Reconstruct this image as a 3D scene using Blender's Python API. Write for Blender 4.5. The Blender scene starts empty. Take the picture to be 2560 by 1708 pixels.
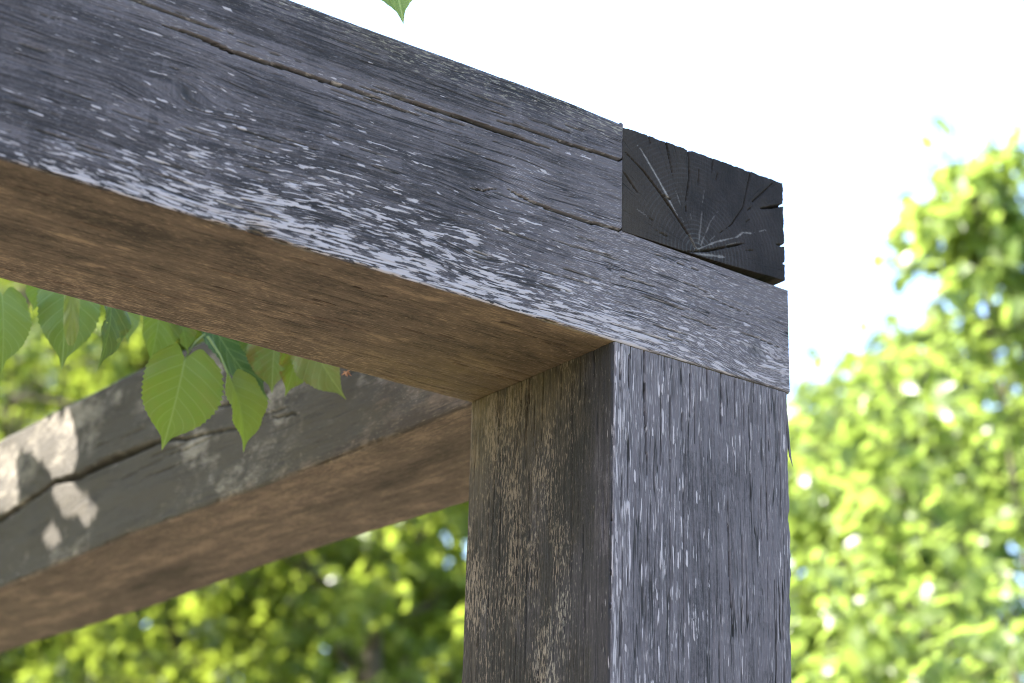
import bpy, math, random
import numpy as np
from mathutils import Vector

# ------------------------------------------------------------------ camera, sky, sun, exposure
SC = bpy.context.scene
COL = SC.collection
ZB = 2.26                                   # height of the beams' underside above the ground
YAW, PITCH, ROLL = 0.94696, 0.36162, 0.03015
FPX = 5485.0                                # focal length in pixels of a 2560 wide picture
CAM = np.array([-1.07975, -1.35365, ZB - 0.65733])
_f = np.array([math.cos(YAW)*math.cos(PITCH), math.sin(YAW)*math.cos(PITCH), math.sin(PITCH)])
_r0 = np.array([math.sin(YAW), -math.cos(YAW), 0.0]); _u0 = np.cross(_r0, _f)
_r = math.cos(ROLL)*_r0 + math.sin(ROLL)*_u0
_u = -math.sin(ROLL)*_r0 + math.cos(ROLL)*_u0
cam_data = bpy.data.cameras.new('camera')
cam = bpy.data.objects.new('camera', cam_data); COL.objects.link(cam)
from mathutils import Matrix
cam.matrix_world = Matrix(((_r[0], _u[0], -_f[0], CAM[0]), (_r[1], _u[1], -_f[1], CAM[1]),
                           (_r[2], _u[2], -_f[2], CAM[2]), (0, 0, 0, 1)))
cam_data.sensor_width = 36.0; cam_data.lens = FPX/2560*36.0
cam_data.clip_start = 0.05; cam_data.clip_end = 3000
cam_data.dof.use_dof = True; cam_data.dof.focus_distance = 1.86; cam_data.dof.aperture_fstop = 5.8
SC.camera = cam

SUN_EL = math.radians(43); SH = np.array([-0.80, 0.60]); SH = SH/np.linalg.norm(SH)
S = np.array([SH[0]*math.cos(SUN_EL), SH[1]*math.cos(SUN_EL), math.sin(SUN_EL)])   # towards the sun
world = bpy.data.worlds.new('World'); SC.world = world; world.use_nodes = True
wn = world.node_tree.nodes; wl = world.node_tree.links
sky = wn.new('ShaderNodeTexSky'); sky.sky_type = 'NISHITA'; sky.sun_disc = False
sky.sun_elevation = SUN_EL; sky.sun_rotation = math.atan2(S[0], S[1])
sky.air_density = 1.0; sky.dust_density = 2.0; sky.ozone_density = 1.8
wn['Background'].inputs['Strength'].default_value = 0.15
wl.new(sky.outputs[0], wn['Background'].inputs['Color'])
sun_d = bpy.data.lights.new('sun', 'SUN'); sun_d.energy = 5.0; sun_d.angle = math.radians(0.53)
sun_d.color = (1.0, 0.95, 0.87)
sun = bpy.data.objects.new('sun', sun_d); COL.objects.link(sun)
sun.rotation_euler = Vector(S).to_track_quat('Z', 'Y').to_euler(); sun.location = (0, 0, 12)
SC.view_settings.view_transform = 'Standard'; SC.view_settings.look = 'None'
SC.view_settings.gamma = 1.0; SC.view_settings.exposure = 2.6
SC.cycles.use_denoising = True; SC.cycles.max_bounces = 8; SC.cycles.transparent_max_bounces = 8
SC.cycles.sample_clamp_indirect = 8; SC.cycles.filter_width = 1.0

random.seed(5); RNG = np.random.default_rng(7)

# ------------------------------------------------------------------ helpers
def at(px, py, depth):
    """world point seen at picture position (2560 wide) at a depth along the optical axis"""
    return CAM + depth*(_f + _r*(px-1280)/FPX - _u*(py-854)/FPX)
def px_of(P):
    d = np.atleast_2d(P) - CAM; z = d@_f
    zz = np.where(np.abs(z) < 1e-6, 1e-6, z)
    return 1280+FPX*(d@_r)/zz, 854-FPX*(d@_u)/zz, z
def sstep(a, b, x):
    t = np.clip((x-a)/(b-a), 0, 1); return t*t*(3-2*t)
def _hash(ix, iy, seed):
    h = (ix.astype(np.int64)*374761393 + iy.astype(np.int64)*668265263 + seed*1442695041) & 0xffffffff
    h = ((h ^ (h >> 13))*1274126177) & 0xffffffff
    return ((h ^ (h >> 16)) & 0xffff)/65535.0
def vnoise(x, y, seed=0):
    x, y = np.broadcast_arrays(x, y)
    ix = np.floor(x); iy = np.floor(y); fx = x-ix; fy = y-iy
    fx = fx*fx*(3-2*fx); fy = fy*fy*(3-2*fy)
    a = _hash(ix, iy, seed); b = _hash(ix+1, iy, seed); c = _hash(ix, iy+1, seed); d = _hash(ix+1, iy+1, seed)
    return (a*(1-fx)+b*fx)*(1-fy)+(c*(1-fx)+d*fx)*fy
def fbm(x, y, seed=0, o=3):
    v = 0; a = 0.5; t = 0
    for k in range(o):
        v = v+a*vnoise(x*2**k, y*2**k, seed+k*17); t += a; a *= 0.5
    return v/t
def link(name, me, parent=None, mat=None):
    o = bpy.data.objects.new(name, me); COL.objects.link(o)
    if parent is not None: o.parent = parent
    if mat is not None and me is not None and not me.materials: me.materials.append(mat)
    return o
def empty(name, loc, label=None, cat=None, group=None):
    o = bpy.data.objects.new(name, None); COL.objects.link(o); o.location = loc
    o.empty_display_size = 0.1
    if label: o['label'] = label
    if cat: o['category'] = cat
    if group: o['group'] = group
    return o
def mesh_np(name, V, F, smooth=True):
    """F: (n,4) or (n,3) int array"""
    me = bpy.data.meshes.new(name); V = np.ascontiguousarray(V, np.float32); F = np.ascontiguousarray(F, np.int32)
    k = F.shape[1]
    me.vertices.add(len(V)); me.vertices.foreach_set('co', V.ravel())
    me.loops.add(F.size); me.loops.foreach_set('vertex_index', F.ravel())
    me.polygons.add(len(F)); me.polygons.foreach_set('loop_start', np.arange(0, F.size, k, dtype=np.int32))
    me.polygons.foreach_set('use_smooth', np.full(len(F), smooth))
    me.update(calc_edges=True)
    return me
def attr_f(me, name, a):
    t = me.attributes.new(name, 'FLOAT', 'POINT'); t.data.foreach_set('value', np.ascontiguousarray(a, np.float32).ravel())
def attr_v(me, name, a):
    t = me.attributes.new(name, 'FLOAT_VECTOR', 'POINT'); t.data.foreach_set('vector', np.ascontiguousarray(a, np.float32).ravel())

# ------------------------------------------------------------------ materials
class NT:
    def __init__(self, name):
        self.m = bpy.data.materials.new(name); self.m.use_nodes = True
        self.t = self.m.node_tree; self.n = self.t.nodes; self.n.clear()
        self.out = self.n.new('ShaderNodeOutputMaterial')
    def L(self, a, b): self.t.links.new(a, b)
    def put(self, sock, v):
        if isinstance(v, bpy.types.NodeSocket): self.L(v, sock)
        elif isinstance(v, (tuple, list)) and len(v) == 3 and sock.type == 'RGBA': sock.default_value = (*v, 1)
        else: sock.default_value = v
    def attr(self, name):
        a = self.n.new('ShaderNodeAttribute'); a.attribute_name = name; return a
    def math(self, op, a, b=0.0, c=0.0, clamp=False):
        n = self.n.new('ShaderNodeMath'); n.operation = op; n.use_clamp = clamp
        for i, v in enumerate((a, b, c)): self.put(n.inputs[i], v)
        return n.outputs[0]
    def vmul(self, v, s):
        n = self.n.new('ShaderNodeVectorMath'); n.operation = 'MULTIPLY'
        self.put(n.inputs[0], v); n.inputs[1].default_value = s; return n.outputs[0]
    def vadd(self, v, s):
        n = self.n.new('ShaderNodeVectorMath'); n.operation = 'ADD'
        self.put(n.inputs[0], v); self.put(n.inputs[1], s); return n.outputs[0]
    def noise(self, vec, scale=1.0, detail=2.0, rough=0.5, dist=0.0):
        n = self.n.new('ShaderNodeTexNoise'); n.noise_dimensions = '3D'; self.put(n.inputs['Vector'], vec)
        n.inputs['Scale'].default_value = scale; n.inputs['Detail'].default_value = detail
        n.inputs['Roughness'].default_value = rough; n.inputs['Distortion'].default_value = dist
        return n.outputs['Fac']
    def step(self, x, a, b):
        n = self.n.new('ShaderNodeMapRange'); n.interpolation_type = 'SMOOTHSTEP'
        self.put(n.inputs[0], x); self.put(n.inputs[1], a); self.put(n.inputs[2], b)
        n.inputs[3].default_value = 0; n.inputs[4].default_value = 1; return n.outputs[0]
    def lerp(self, x, lo, hi, a=0.0, b=1.0):
        n = self.n.new('ShaderNodeMapRange'); self.put(n.inputs[0], x)
        for i, v in zip((1, 2, 3, 4), (a, b, lo, hi)): self.put(n.inputs[i], v)
        return n.outputs[0]
    def mix(self, f, a, b, mode='MIX'):
        n = self.n.new('ShaderNodeMix'); n.data_type = 'RGBA'; n.blend_type = mode
        self.put(n.inputs[0], f); self.put(n.inputs[6], a); self.put(n.inputs[7], b); return n.outputs[2]
    def bump(self, h, strength, dist):
        n = self.n.new('ShaderNodeBump'); n.inputs['Strength'].default_value = strength
        n.inputs['Distance'].default_value = dist; self.L(h, n.inputs['Height']); return n.outputs[0]
    def principled(self, col, rough, normal=None, spec=0.3):
        b = self.n.new('ShaderNodeBsdfPrincipled'); self.put(b.inputs['Base Color'], col)
        self.put(b.inputs['Roughness'], rough); b.inputs['Specular IOR Level'].default_value = spec
        if normal is not None: self.L(normal, b.inputs['Normal'])
        return b.outputs[0]
    def done(self, sh): self.L(sh, self.out.inputs[0]); return self.m

def wood_material(name, dark, mid, fleck, brown_d, brown_m, brown_l, fl=(52, 420), streak=1.0, fine=0.55):
    """weathered timber; vertex attributes give where the grain runs and where it is bleached, brown, mossy or split"""
    n = NT(name)
    g = n.attr('grain').outputs['Vector']
    bias = n.attr('bias').outputs['Fac']; crack = n.attr('crack').outputs['Fac']; knot = n.attr('knot').outputs['Fac']
    warm = n.attr('warm').outputs['Fac']; algae = n.attr('algae').outputs['Fac']; tone = n.attr('tone').outputs['Fac']
    dust = n.attr('dust').outputs['Fac']
    fib = n.noise(n.vmul(g, (15, 560, 1)), 1, 3, 0.68)
    band = n.noise(n.vmul(g, (5, 110, 1)), 1, 3, 0.6)
    blot = n.noise(n.vmul(g, (22, 45, 1)), 1, 4, 0.65)
    spk = n.noise(n.vmul(g, (330, 460, 1)), 1, 3, 0.75)
    sp2 = n.noise(n.vadd(n.vmul(g, (115, 520, 1)), (5.5, 2.2, 1.1)), 1, 3, 0.7)
    lin = n.noise(n.vadd(n.vmul(g, (5, 165, 1)), (3.7, 8.1, 2.2)), 1, 2, 0.5)
    brk = n.noise(n.vadd(n.vmul(g, (9, 70, 1)), (9.7, 3.1, 4.2)), 1, 2, 0.6)
    line = n.math('SUBTRACT', 1.0, n.step(n.math('ABSOLUTE', n.math('SUBTRACT', lin, 0.5)), 0.004, 0.017))
    line = n.math('MULTIPLY', line, n.step(brk, 0.46, 0.56)) if streak > 0.5 else n.math('MULTIPLY', line, 0.25)
    lin2 = n.noise(n.vadd(n.vmul(g, (10, 330, 1)), (13.7, 1.1, 5.2)), 1, 2, 0.55)
    line2 = n.math('SUBTRACT', 1.0, n.step(n.math('ABSOLUTE', n.math('SUBTRACT', lin2, 0.5)), 0.008, 0.032))
    line2 = n.math('MULTIPLY', line2, n.step(n.noise(n.vadd(n.vmul(g, (13, 120, 1)), (2.7, 6.1, 1.2)), 1, 2, 0.6), 0.46, 0.6))
    # silver flecks: short torn fibres, merging where the bias is high
    fn = n.noise(n.vadd(n.vmul(g, (fl[0], fl[1], 1)), (1.3, 4.4, 9.1)), 1, 2, 0.55, 0.0)
    fn = n.math('ADD', fn, n.math('MULTIPLY', n.math('SUBTRACT', spk, 0.5), 0.07))
    fn = n.math('ADD', fn, n.math('MULTIPLY', n.math('SUBTRACT', n.noise(n.vadd(n.vmul(g, (17, 120, 1)), (4.1, 8.8, 0.7)), 1, 3, 0.6), 0.5), 0.5))
    fn = n.math('ADD', fn, bias)
    fk = n.step(fn, 0.665, 0.705)
    fn2 = n.math('ADD', n.noise(n.vadd(n.vmul(g, (fl[0]*2.6, fl[1]*3.2, 1)), (7.3, 2.4, 3.1)), 1, 2, 0.6), n.math('MULTIPLY', n.math('ADD', bias, tone), 0.35))
    fk = n.math('MAXIMUM', fk, n.math('MULTIPLY', n.step(fn2, 0.61, 0.70), fine))
    fk = n.math('MAXIMUM', fk, n.step(n.math('ADD', n.attr('fl').outputs['Fac'], n.math('MULTIPLY', n.math('SUBTRACT', n.math('ADD', n.math('MULTIPLY', sp2, 0.7), n.math('MULTIPLY', fib, 0.3)), 0.5), 1.7)), 0.34, 0.62))
    fk = n.math('MULTIPLY', fk, n.lerp(line2, 1.0, 0.45))
    fk = n.math('MULTIPLY', fk, n.lerp(line, 1.0, 0.4))
    # grey weathered colour
    v = n.math('ADD', n.math('MULTIPLY', fib, 0.7*streak+0.15), n.math('MULTIPLY', spk, 0.5))
    v = n.math('ADD', v, n.math('MULTIPLY', n.math('SUBTRACT', sp2, 0.33+0.25*(1-streak)), 0.45))
    v = n.math('ADD', v, n.math('MULTIPLY', n.math('SUBTRACT', band, 0.5), 0.6*streak))
    v = n.math('ADD', v, n.math('MULTIPLY', n.math('SUBTRACT', blot, 0.5), 0.45+0.7*(1-streak)))
    v = n.math('ADD', v, tone)
    grey = n.mix(n.step(v, 0.46, 0.98), dark, mid)
    specks = n.math('MULTIPLY', n.step(n.math('ADD', sp2, n.math('MULTIPLY', dust, 0.18)), 0.66, 0.74), n.lerp(dust, 0.3, 0.85))
    grey = n.mix(specks, grey, (0.21, 0.185, 0.155))
    grey = n.mix(fk, grey, n.mix(fib, fleck, tuple(c*0.78 for c in fleck)))
    # brown sheltered colour
    bv = n.math('ADD', n.math('MULTIPLY', band, 0.34), n.math('MULTIPLY', blot, 0.85))
    bv = n.math('ADD', bv, n.math('MULTIPLY', n.math('SUBTRACT', n.math('ADD', n.math('MULTIPLY', fib, 0.6), n.math('MULTIPLY', sp2, 1.5)), 0.72), 0.6))
    bv = n.math('ADD', bv, n.math('MULTIPLY', tone, 0.8))
    br = n.mix(n.step(bv, 0.50, 0.98), brown_d, brown_m)
    br = n.mix(n.step(bv, 0.92, 1.25), br, brown_l)
    br = n.mix(n.math('MULTIPLY', n.step(n.math('ADD', sp2, n.math('MULTIPLY', dust, 0.17)), 0.63, 0.72), n.lerp(dust, 0.25, 0.85)), br, tuple(min(1, c*1.15+0.02) for c in brown_l))
    wb = n.step(n.math('ADD', warm, n.math('MULTIPLY', n.math('SUBTRACT', n.math('ADD', spk, blot), 1.0), 0.5)), 0.35, 0.65)
    c = n.mix(wb, grey, br)
    am = n.math('MULTIPLY', algae, n.lerp(n.math('ADD', spk, blot), 0.35, 1.0, 0.8, 1.25), clamp=True)
    c = n.mix(am, c, (0.092, 0.070, 0.020))
    c = n.mix(n.math('MULTIPLY', line, n.lerp(wb, 0.9, 0.55)), c, n.mix(wb, (0.012, 0.010, 0.010), (0.018, 0.011, 0.007)))
    c = n.mix(n.math('MULTIPLY', line2, 0.45), c, (0.014, 0.012, 0.012))
    c = n.mix(n.math('MULTIPLY', knot, 0.75, clamp=True), c, (0.018, 0.016, 0.016))
    c = n.mix(crack, c, n.mix(n.math('MULTIPLY', fib, n.step(crack, 0.86, 0.95)), (0.0060, 0.0045, 0.0036), (0.036, 0.025, 0.017)))  # split interiors near-black: painted shade the coarse mesh lacks, plus dirt
    h = n.math('ADD', n.math('MULTIPLY', fib, 0.5), n.math('MULTIPLY', spk, 0.35))
    h = n.math('SUBTRACT', h, n.math('MULTIPLY', line, 1.3))
    h = n.math('SUBTRACT', h, n.math('MULTIPLY', line2, 0.6))
    h = n.math('ADD', h, n.math('MULTIPLY', fk, 0.35))
    nm = n.bump(h, 0.75, 0.0011)
    return n.done(n.principled(c, n.lerp(spk, 0.62, 0.92), nm, 0.28))

def leaf_material(name, a, b, trans, tmix=0.42, rough=0.42, spec=0.5):
    n = NT(name)
    t = n.attr('tint').outputs['Fac']
    tc = n.n.new('ShaderNodeTexCoord').outputs['Object']
    ns = n.noise(tc, 60, 2, 0.6)
    col = n.mix(n.math('ADD', n.math('MULTIPLY', t, 0.85), n.math('MULTIPLY', ns, 0.15)), a, b)
    tl = n.n.new('ShaderNodeBsdfTranslucent'); n.L(n.mix(n.math('MULTIPLY', t, 0.5), trans, tuple(min(1, c*1.35) for c in trans)), tl.inputs[0])
    mx = n.n.new('ShaderNodeMixShader'); mx.inputs[0].default_value = tmix
    n.L(n.principled(col, rough, None, spec), mx.inputs[1]); n.L(tl.outputs[0], mx.inputs[2])
    return n.done(mx.outputs[0])

def hero_leaf_material():
    n = NT('linden_leaf_blade')
    uv = n.attr('leafuv').outputs['Vector']; tint = n.attr('tint').outputs['Fac']; pale = n.attr('pale').outputs['Fac']
    sx = n.n.new('ShaderNodeSeparateXYZ'); n.L(uv, sx.inputs[0]); s, t, wv = sx.outputs
    a = n.math('ABSOLUTE', s)
    # side veins climb obliquely from the midrib
    q = n.math('MULTIPLY', n.math('SUBTRACT', t, n.math('MULTIPLY', n.math('POWER', a, 0.9), 0.30)), 8.5)
    fr = n.math('ABSOLUTE', n.math('SUBTRACT', n.math('FRACT', q), 0.5))
    side = n.math('SUBTRACT', 1.0, n.step(fr, 0.02, 0.085))
    side = n.math('MULTIPLY', side, n.step(t, 0.0, 0.05))
    q2 = n.math('MULTIPLY', n.math('ADD', n.math('MULTIPLY', a, 9.0), n.math('MULTIPLY', t, 4.0)), 3.2)
    fr2 = n.math('ABSOLUTE', n.math('SUBTRACT', n.math('FRACT', q2), 0.5))
    net = n.math('MULTIPLY', n.math('SUBTRACT', 1.0, n.step(fr2, 0.03, 0.16)), 0.22)
    mid = n.math('SUBTRACT', 1.0, n.step(n.math('MULTIPLY', a, wv), 0.012, 0.04))
    vein = n.math('MAXIMUM', n.math('MAXIMUM', n.math('MULTIPLY', side, 0.75), mid), net)
    tc = n.n.new('ShaderNodeTexCoord').outputs['Object']
    ns = n.noise(tc, 90, 4, 0.65); fine = n.noise(tc, 700, 2, 0.6)
    base = n.mix(tint, (0.036, 0.082, 0.028), (0.140, 0.210, 0.036))
    base = n.mix(pale, base, (0.26, 0.285, 0.12))
    base = n.mix(n.math('MULTIPLY', n.step(ns, 0.35, 0.75), 0.4), base, (0.165, 0.20, 0.045))
    base = n.mix(n.math('MULTIPLY', vein, 0.75), base, (0.31, 0.38, 0.13))
    br = n.math('MULTIPLY', n.attr('brown').outputs['Fac'], n.step(ns, 0.42, 0.55))
    base = n.mix(br, base, (0.22, 0.13, 0.035))
    h = n.math('ADD', n.math('MULTIPLY', vein, -1.0), n.math('MULTIPLY', fine, 0.3))
    nm = n.bump(h, 0.6, 0.0008)
    pr = n.principled(base, 0.46, nm, 0.42)
    tl = n.n.new('ShaderNodeBsdfTranslucent')
    tcol = n.mix(tint, (0.07, 0.14, 0.018), (0.27, 0.38, 0.04))
    tcol = n.mix(n.math('MULTIPLY', vein, 0.4), tcol, (0.12, 0.22, 0.03)); tcol = n.mix(br, tcol, (0.25, 0.14, 0.03))
    n.L(tcol, tl.inputs[0])
    mx = n.n.new('ShaderNodeMixShader'); mx.inputs[0].default_value = 0.42
    n.L(pr, mx.inputs[1]); n.L(tl.outputs[0], mx.inputs[2])
    return n.done(mx.outputs[0])

def bark_material():
    n = NT('bark'); tc = n.n.new('ShaderNodeTexCoord').outputs['Object']
    a = n.noise(n.vmul(tc, (14, 14, 3)), 1, 4, 0.65)
    c = n.mix(a, (0.05, 0.04, 0.03), (0.17, 0.14, 0.105))
    return n.done(n.principled(c, 0.9, n.bump(a, 0.8, 0.02), 0.2))

def endgrain_material():
    n = NT('dark_end_grain')
    pv = n.attr('pol').outputs['Vector']          # x radius, y angle, z unused
    sx = n.n.new('ShaderNodeSeparateXYZ'); n.L(pv, sx.inputs[0]); rr, th, _ = sx.outputs
    crack = n.attr('crack').outputs['Fac']; white = n.attr('white').outputs['Fac']; tone = n.attr('tone').outputs['Fac']
    warm = n.attr('warm').outputs['Fac']
    tc = n.n.new('ShaderNodeTexCoord').outputs['Object']
    wob = n.noise(n.vmul(tc, (30, 30, 30)), 1, 2, 0.5)
    ring = n.math('SINE', n.math('MULTIPLY', n.math('ADD', rr, n.math('MULTIPLY', wob, 0.004)), 1450.0))
    ring = n.step(ring, 0.2, 1.0)
    cv = n.n.new('ShaderNodeCombineXYZ'); n.L(n.math('MULTIPLY', rr, 16.0), cv.inputs[0]); n.L(n.math('MULTIPLY', th, 34.0), cv.inputs[1])
    ray = n.noise(cv.outputs[0], 1, 3, 0.6); rays = n.step(ray, 0.60, 0.72)
    cv2 = n.n.new('ShaderNodeCombineXYZ'); n.L(n.math('MULTIPLY', rr, 40.0), cv2.inputs[0]); n.L(n.math('MULTIPLY', th, 90.0), cv2.inputs[1])
    rayw = n.step(n.noise(cv2.outputs[0], 1, 2, 0.6), 0.66, 0.74)
    spk = n.noise(tc, 700, 3, 0.72); blot = n.noise(tc, 26, 4, 0.6)
    saw = n.noise(n.vmul(tc, (900, 900, 40)), 1, 2, 0.6)
    v = n.math('ADD', n.math('MULTIPLY', spk, 0.6), n.math('MULTIPLY', blot, 0.7)); v = n.math('ADD', v, n.math('MULTIPLY', saw, 0.4))
    v = n.math('ADD', v, tone)
    c = n.mix(n.step(v, 0.55, 1.2), (0.0052, 0.0036, 0.0036), (0.0245, 0.0172, 0.0172))
    c = n.mix(warm, c, n.mix(spk, (0.0105, 0.0074, 0.0056), (0.050, 0.036, 0.0270)))
    near = n.math('SUBTRACT', 1.0, n.step(rr, 0.0, 0.075))
    c = n.mix(n.math('MULTIPLY', n.math('MULTIPLY', ring, n.step(blot, 0.35, 0.7)), n.lerp(near, 0.12, 0.42)), c, (0.080, 0.086, 0.09))
    c = n.mix(n.math('MULTIPLY', rays, 0.7), c, (0.004, 0.003, 0.003))
    c = n.mix(n.math('MULTIPLY', rayw, n.lerp(near, 0.10, 0.6)), c, (0.13, 0.12, 0.125))
    c = n.mix(n.math('MULTIPLY', white, n.lerp(spk, 0.3, 1.0, 0.35, 0.62), clamp=True), c, (0.26, 0.235, 0.235))
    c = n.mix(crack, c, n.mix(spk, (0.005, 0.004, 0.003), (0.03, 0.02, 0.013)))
    h = n.math('SUBTRACT', n.math('MULTIPLY', spk, 0.7), n.math('MULTIPLY', rays, 1.0)); h = n.math('ADD', h, n.math('MULTIPLY', saw, 0.4))
    return n.done(n.principled(c, 0.78, n.bump(h, 0.7, 0.001), 0.22))

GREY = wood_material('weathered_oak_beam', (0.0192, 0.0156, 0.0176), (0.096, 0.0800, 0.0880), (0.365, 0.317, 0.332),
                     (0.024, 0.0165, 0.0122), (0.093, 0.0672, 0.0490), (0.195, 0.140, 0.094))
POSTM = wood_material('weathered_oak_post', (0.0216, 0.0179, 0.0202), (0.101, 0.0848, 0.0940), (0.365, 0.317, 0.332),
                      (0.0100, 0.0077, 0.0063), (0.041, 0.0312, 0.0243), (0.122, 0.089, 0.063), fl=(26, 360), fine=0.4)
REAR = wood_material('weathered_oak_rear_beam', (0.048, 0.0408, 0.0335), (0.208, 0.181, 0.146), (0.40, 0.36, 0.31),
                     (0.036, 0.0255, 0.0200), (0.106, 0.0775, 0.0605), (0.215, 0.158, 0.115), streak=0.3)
ENDG = endgrain_material()
BARK = bark_material()
HERO = hero_leaf_material()

# ------------------------------------------------------------------ ground
def ground():
    n = NT('gravel_and_grass'); tc = n.n.new('ShaderNodeTexCoord').outputs['Object']
    a = n.noise(tc, 0.25, 4, 0.6); b = n.noise(tc, 30, 4, 0.7)
    dist = n.n.new('ShaderNodeVectorMath'); dist.operation = 'LENGTH'; n.L(tc, dist.inputs[0])
    k = n.step(n.math('ADD', dist.outputs['Value'], n.math('MULTIPLY', a, 2.0)), 8.0, 9.0)
    gravel = n.mix(b, (0.12, 0.096, 0.070), (0.31, 0.252, 0.19)); grass = n.mix(b, (0.03, 0.06, 0.012), (0.09, 0.15, 0.03))
    m = n.done(n.principled(n.mix(k, gravel, grass), 0.95, n.bump(b, 0.6, 0.02), 0.2))
    N = 41; xs = np.sign(np.linspace(-1, 1, N))*np.abs(np.linspace(-1, 1, N))**3*900
    X, Y = np.meshgrid(xs, xs, indexing='ij'); Z = np.zeros_like(X)
    V = np.stack([X, Y, Z], -1).reshape(-1, 3); i = np.arange(N*N).reshape(N, N)
    F = np.stack([i[:-1, :-1], i[1:, :-1], i[1:, 1:], i[:-1, 1:]], -1).reshape(-1, 4)
    o = link('ground', mesh_np('ground', V, F), None, m); o['kind'] = 'structure'
ground()

# ------------------------------------------------------------------ timber
def arr(*segs):
    out = []
    for a, b, st in segs:
        n = max(1, int(round(abs(b-a)/st))); out.append(np.linspace(a, b, n+1)[:-1] if segs[-1] != (a, b, st) else np.linspace(a, b, n+1))
    return np.concatenate(out)

class Timber:
    """four-sided timber. along u; section coordinates p in 0..A, q in 0..B. faces: 0 p=0, 1 q=B, 2 p=A, 3 q=0"""
    def __init__(self, us, A, B, steps, r=0.0022, qextra=None):
        self.us = us; self.A, self.B = A, B
        P = []; Q = []; NP_ = []; NQ = []; FC = []; CC = []
        def face(k, a, b, st, extra=None):
            n = max(2, int(round(abs(b-a)/st))); v = np.linspace(a, b, n+1)
            if extra is not None:
                j = np.argmin(abs(v-extra)); v[j] = extra
            for c in v:
                if k in (0, 2): P.append(0 if k == 0 else A); Q.append(c); NP_.append(-1 if k == 0 else 1); NQ.append(0)
                else: P.append(c); Q.append(B if k == 1 else 0); NP_.append(0); NQ.append(1 if k == 1 else -1)
                FC.append(k); CC.append(c)
        def arc(pc, qc, a0, a1, k0, k1):
            for m in (1, 2, 3):
                a = a0+(a1-a0)*m/4
                P.append(pc+r*math.cos(a)); Q.append(qc+r*math.sin(a)); NP_.append(math.cos(a)); NQ.append(math.sin(a))
                k = k0 if m < 2 else k1; FC.append(k); CC.append(Q[-1] if k in (0, 2) else P[-1])
        h = math.pi/2
        face(2, B-r, r, steps[2], qextra); arc(A-r, r, 0, -h, 2, 3)
        face(3, A-r, r, steps[3]); arc(r, r, -h, -2*h, 3, 0)
        face(0, r, B-r, steps[0], qextra); arc(r, B-r, 2*h, h, 0, 1)
        face(1, r, A-r, steps[1]); arc(A-r, B-r, h, 0, 1, 2)
        self.P, self.Q, self.NP, self.NQ, self.FC, self.CC = map(np.array, (P, Q, NP_, NQ, FC, CC))
        d = np.hypot(np.diff(self.P), np.diff(self.Q)); self.Sp = np.concatenate([[0], np.cumsum(d)])
        sh = (len(us), len(P)); self.U = np.repeat(us[:, None], sh[1], 1)
        self.disp = np.zeros(sh); self.att = {k: np.zeros(sh) for k in ('bias', 'crack', 'knot', 'warm', 'algae', 'tone', 'dust', 'fl')}
        self.gy = np.repeat(self.Sp[None, :], sh[0], 0); self.gx = self.U.copy()
    def cols(self, k): return np.where(self.FC == k)[0]
    def view(self, k):
        j = self.cols(k); return j, self.us[:, None], self.CC[j][None, :]
    def rough(self, seed, amp=0.0006):
        U, Sg = self.U, self.Sp[None, :]
        self.disp += amp*(fbm(U*9, Sg*30, seed)-0.5)*2 + 0.00035*(fbm(U*60, Sg*500, seed+5)-0.5)*2
        self.gy += 0.006*(fbm(U*2.2, Sg*6, seed+9)-0.5)*2 + 0.0016*(fbm(U*11, Sg*30, seed+11)-0.5)*2
        # worn arrises
        cn = (np.abs(self.NP)*np.abs(self.NQ) > 0.05)
        for s0 in np.split(np.where(cn)[0], np.where(np.diff(np.where(cn)[0]) > 1)[0]+1):
            e = fbm(self.us*45, np.full_like(self.us, s0[0]), seed+21, 4); e2 = fbm(self.us*7, np.full_like(self.us, s0[0]+.5), seed+23)
            self.disp[:, s0] -= (0.0013*np.clip(e-0.42, 0, 1)*3+0.0022*np.clip(e2-0.45, 0, 1)+0.006*np.clip(e-0.66, 0, 1)*2)[:, None]
    def crackline(self, k, pts, w, depth, taper=(1, 1), seed=0, jit=0.0008, col=1.0, along=True):
        """split that runs along u: pts are (u, c)"""
        j, u, c = self.view(k); p = np.array(sorted(pts))
        uu = self.us; m = (uu > p[0, 0]) & (uu < p[-1, 0])
        if not m.any(): return
        c0 = np.interp(uu, p[:, 0], p[:, 1])+jit*(fbm(uu*24, uu*0+seed, seed, 3)-0.5)*2
        s = (uu-p[0, 0])/(p[-1, 0]-p[0, 0])
        prof = np.ones_like(s)
        if taper[0]: prof *= np.clip(s/0.3, 0, 1)**0.7
        if taper[1]: prof *= np.clip((1-s)/0.3, 0, 1)**0.7
        prof *= 0.5+1.0*fbm(uu*11, uu*0+seed+3, seed+2, 2)
        wu = np.where(m, w*0.68*prof, 0)+1e-9
        d = np.abs(c-c0[:, None])/wu[:, None]
        e = np.clip(1-d, 0, 1)
        inside = np.sqrt(np.clip(e*2.2, 0, 1))*m[:, None]
        self.disp[:, j] -= depth*inside*np.clip(prof, 0.2, 1)[:, None]
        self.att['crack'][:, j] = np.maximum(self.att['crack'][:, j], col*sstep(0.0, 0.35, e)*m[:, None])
        # bleached lip round the split
        lip = np.clip(1-np.abs(c-c0[:, None])/0.012, 0, 1)*m[:, None]
        self.att['tone'][:, j] += 0.10*lip
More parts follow.
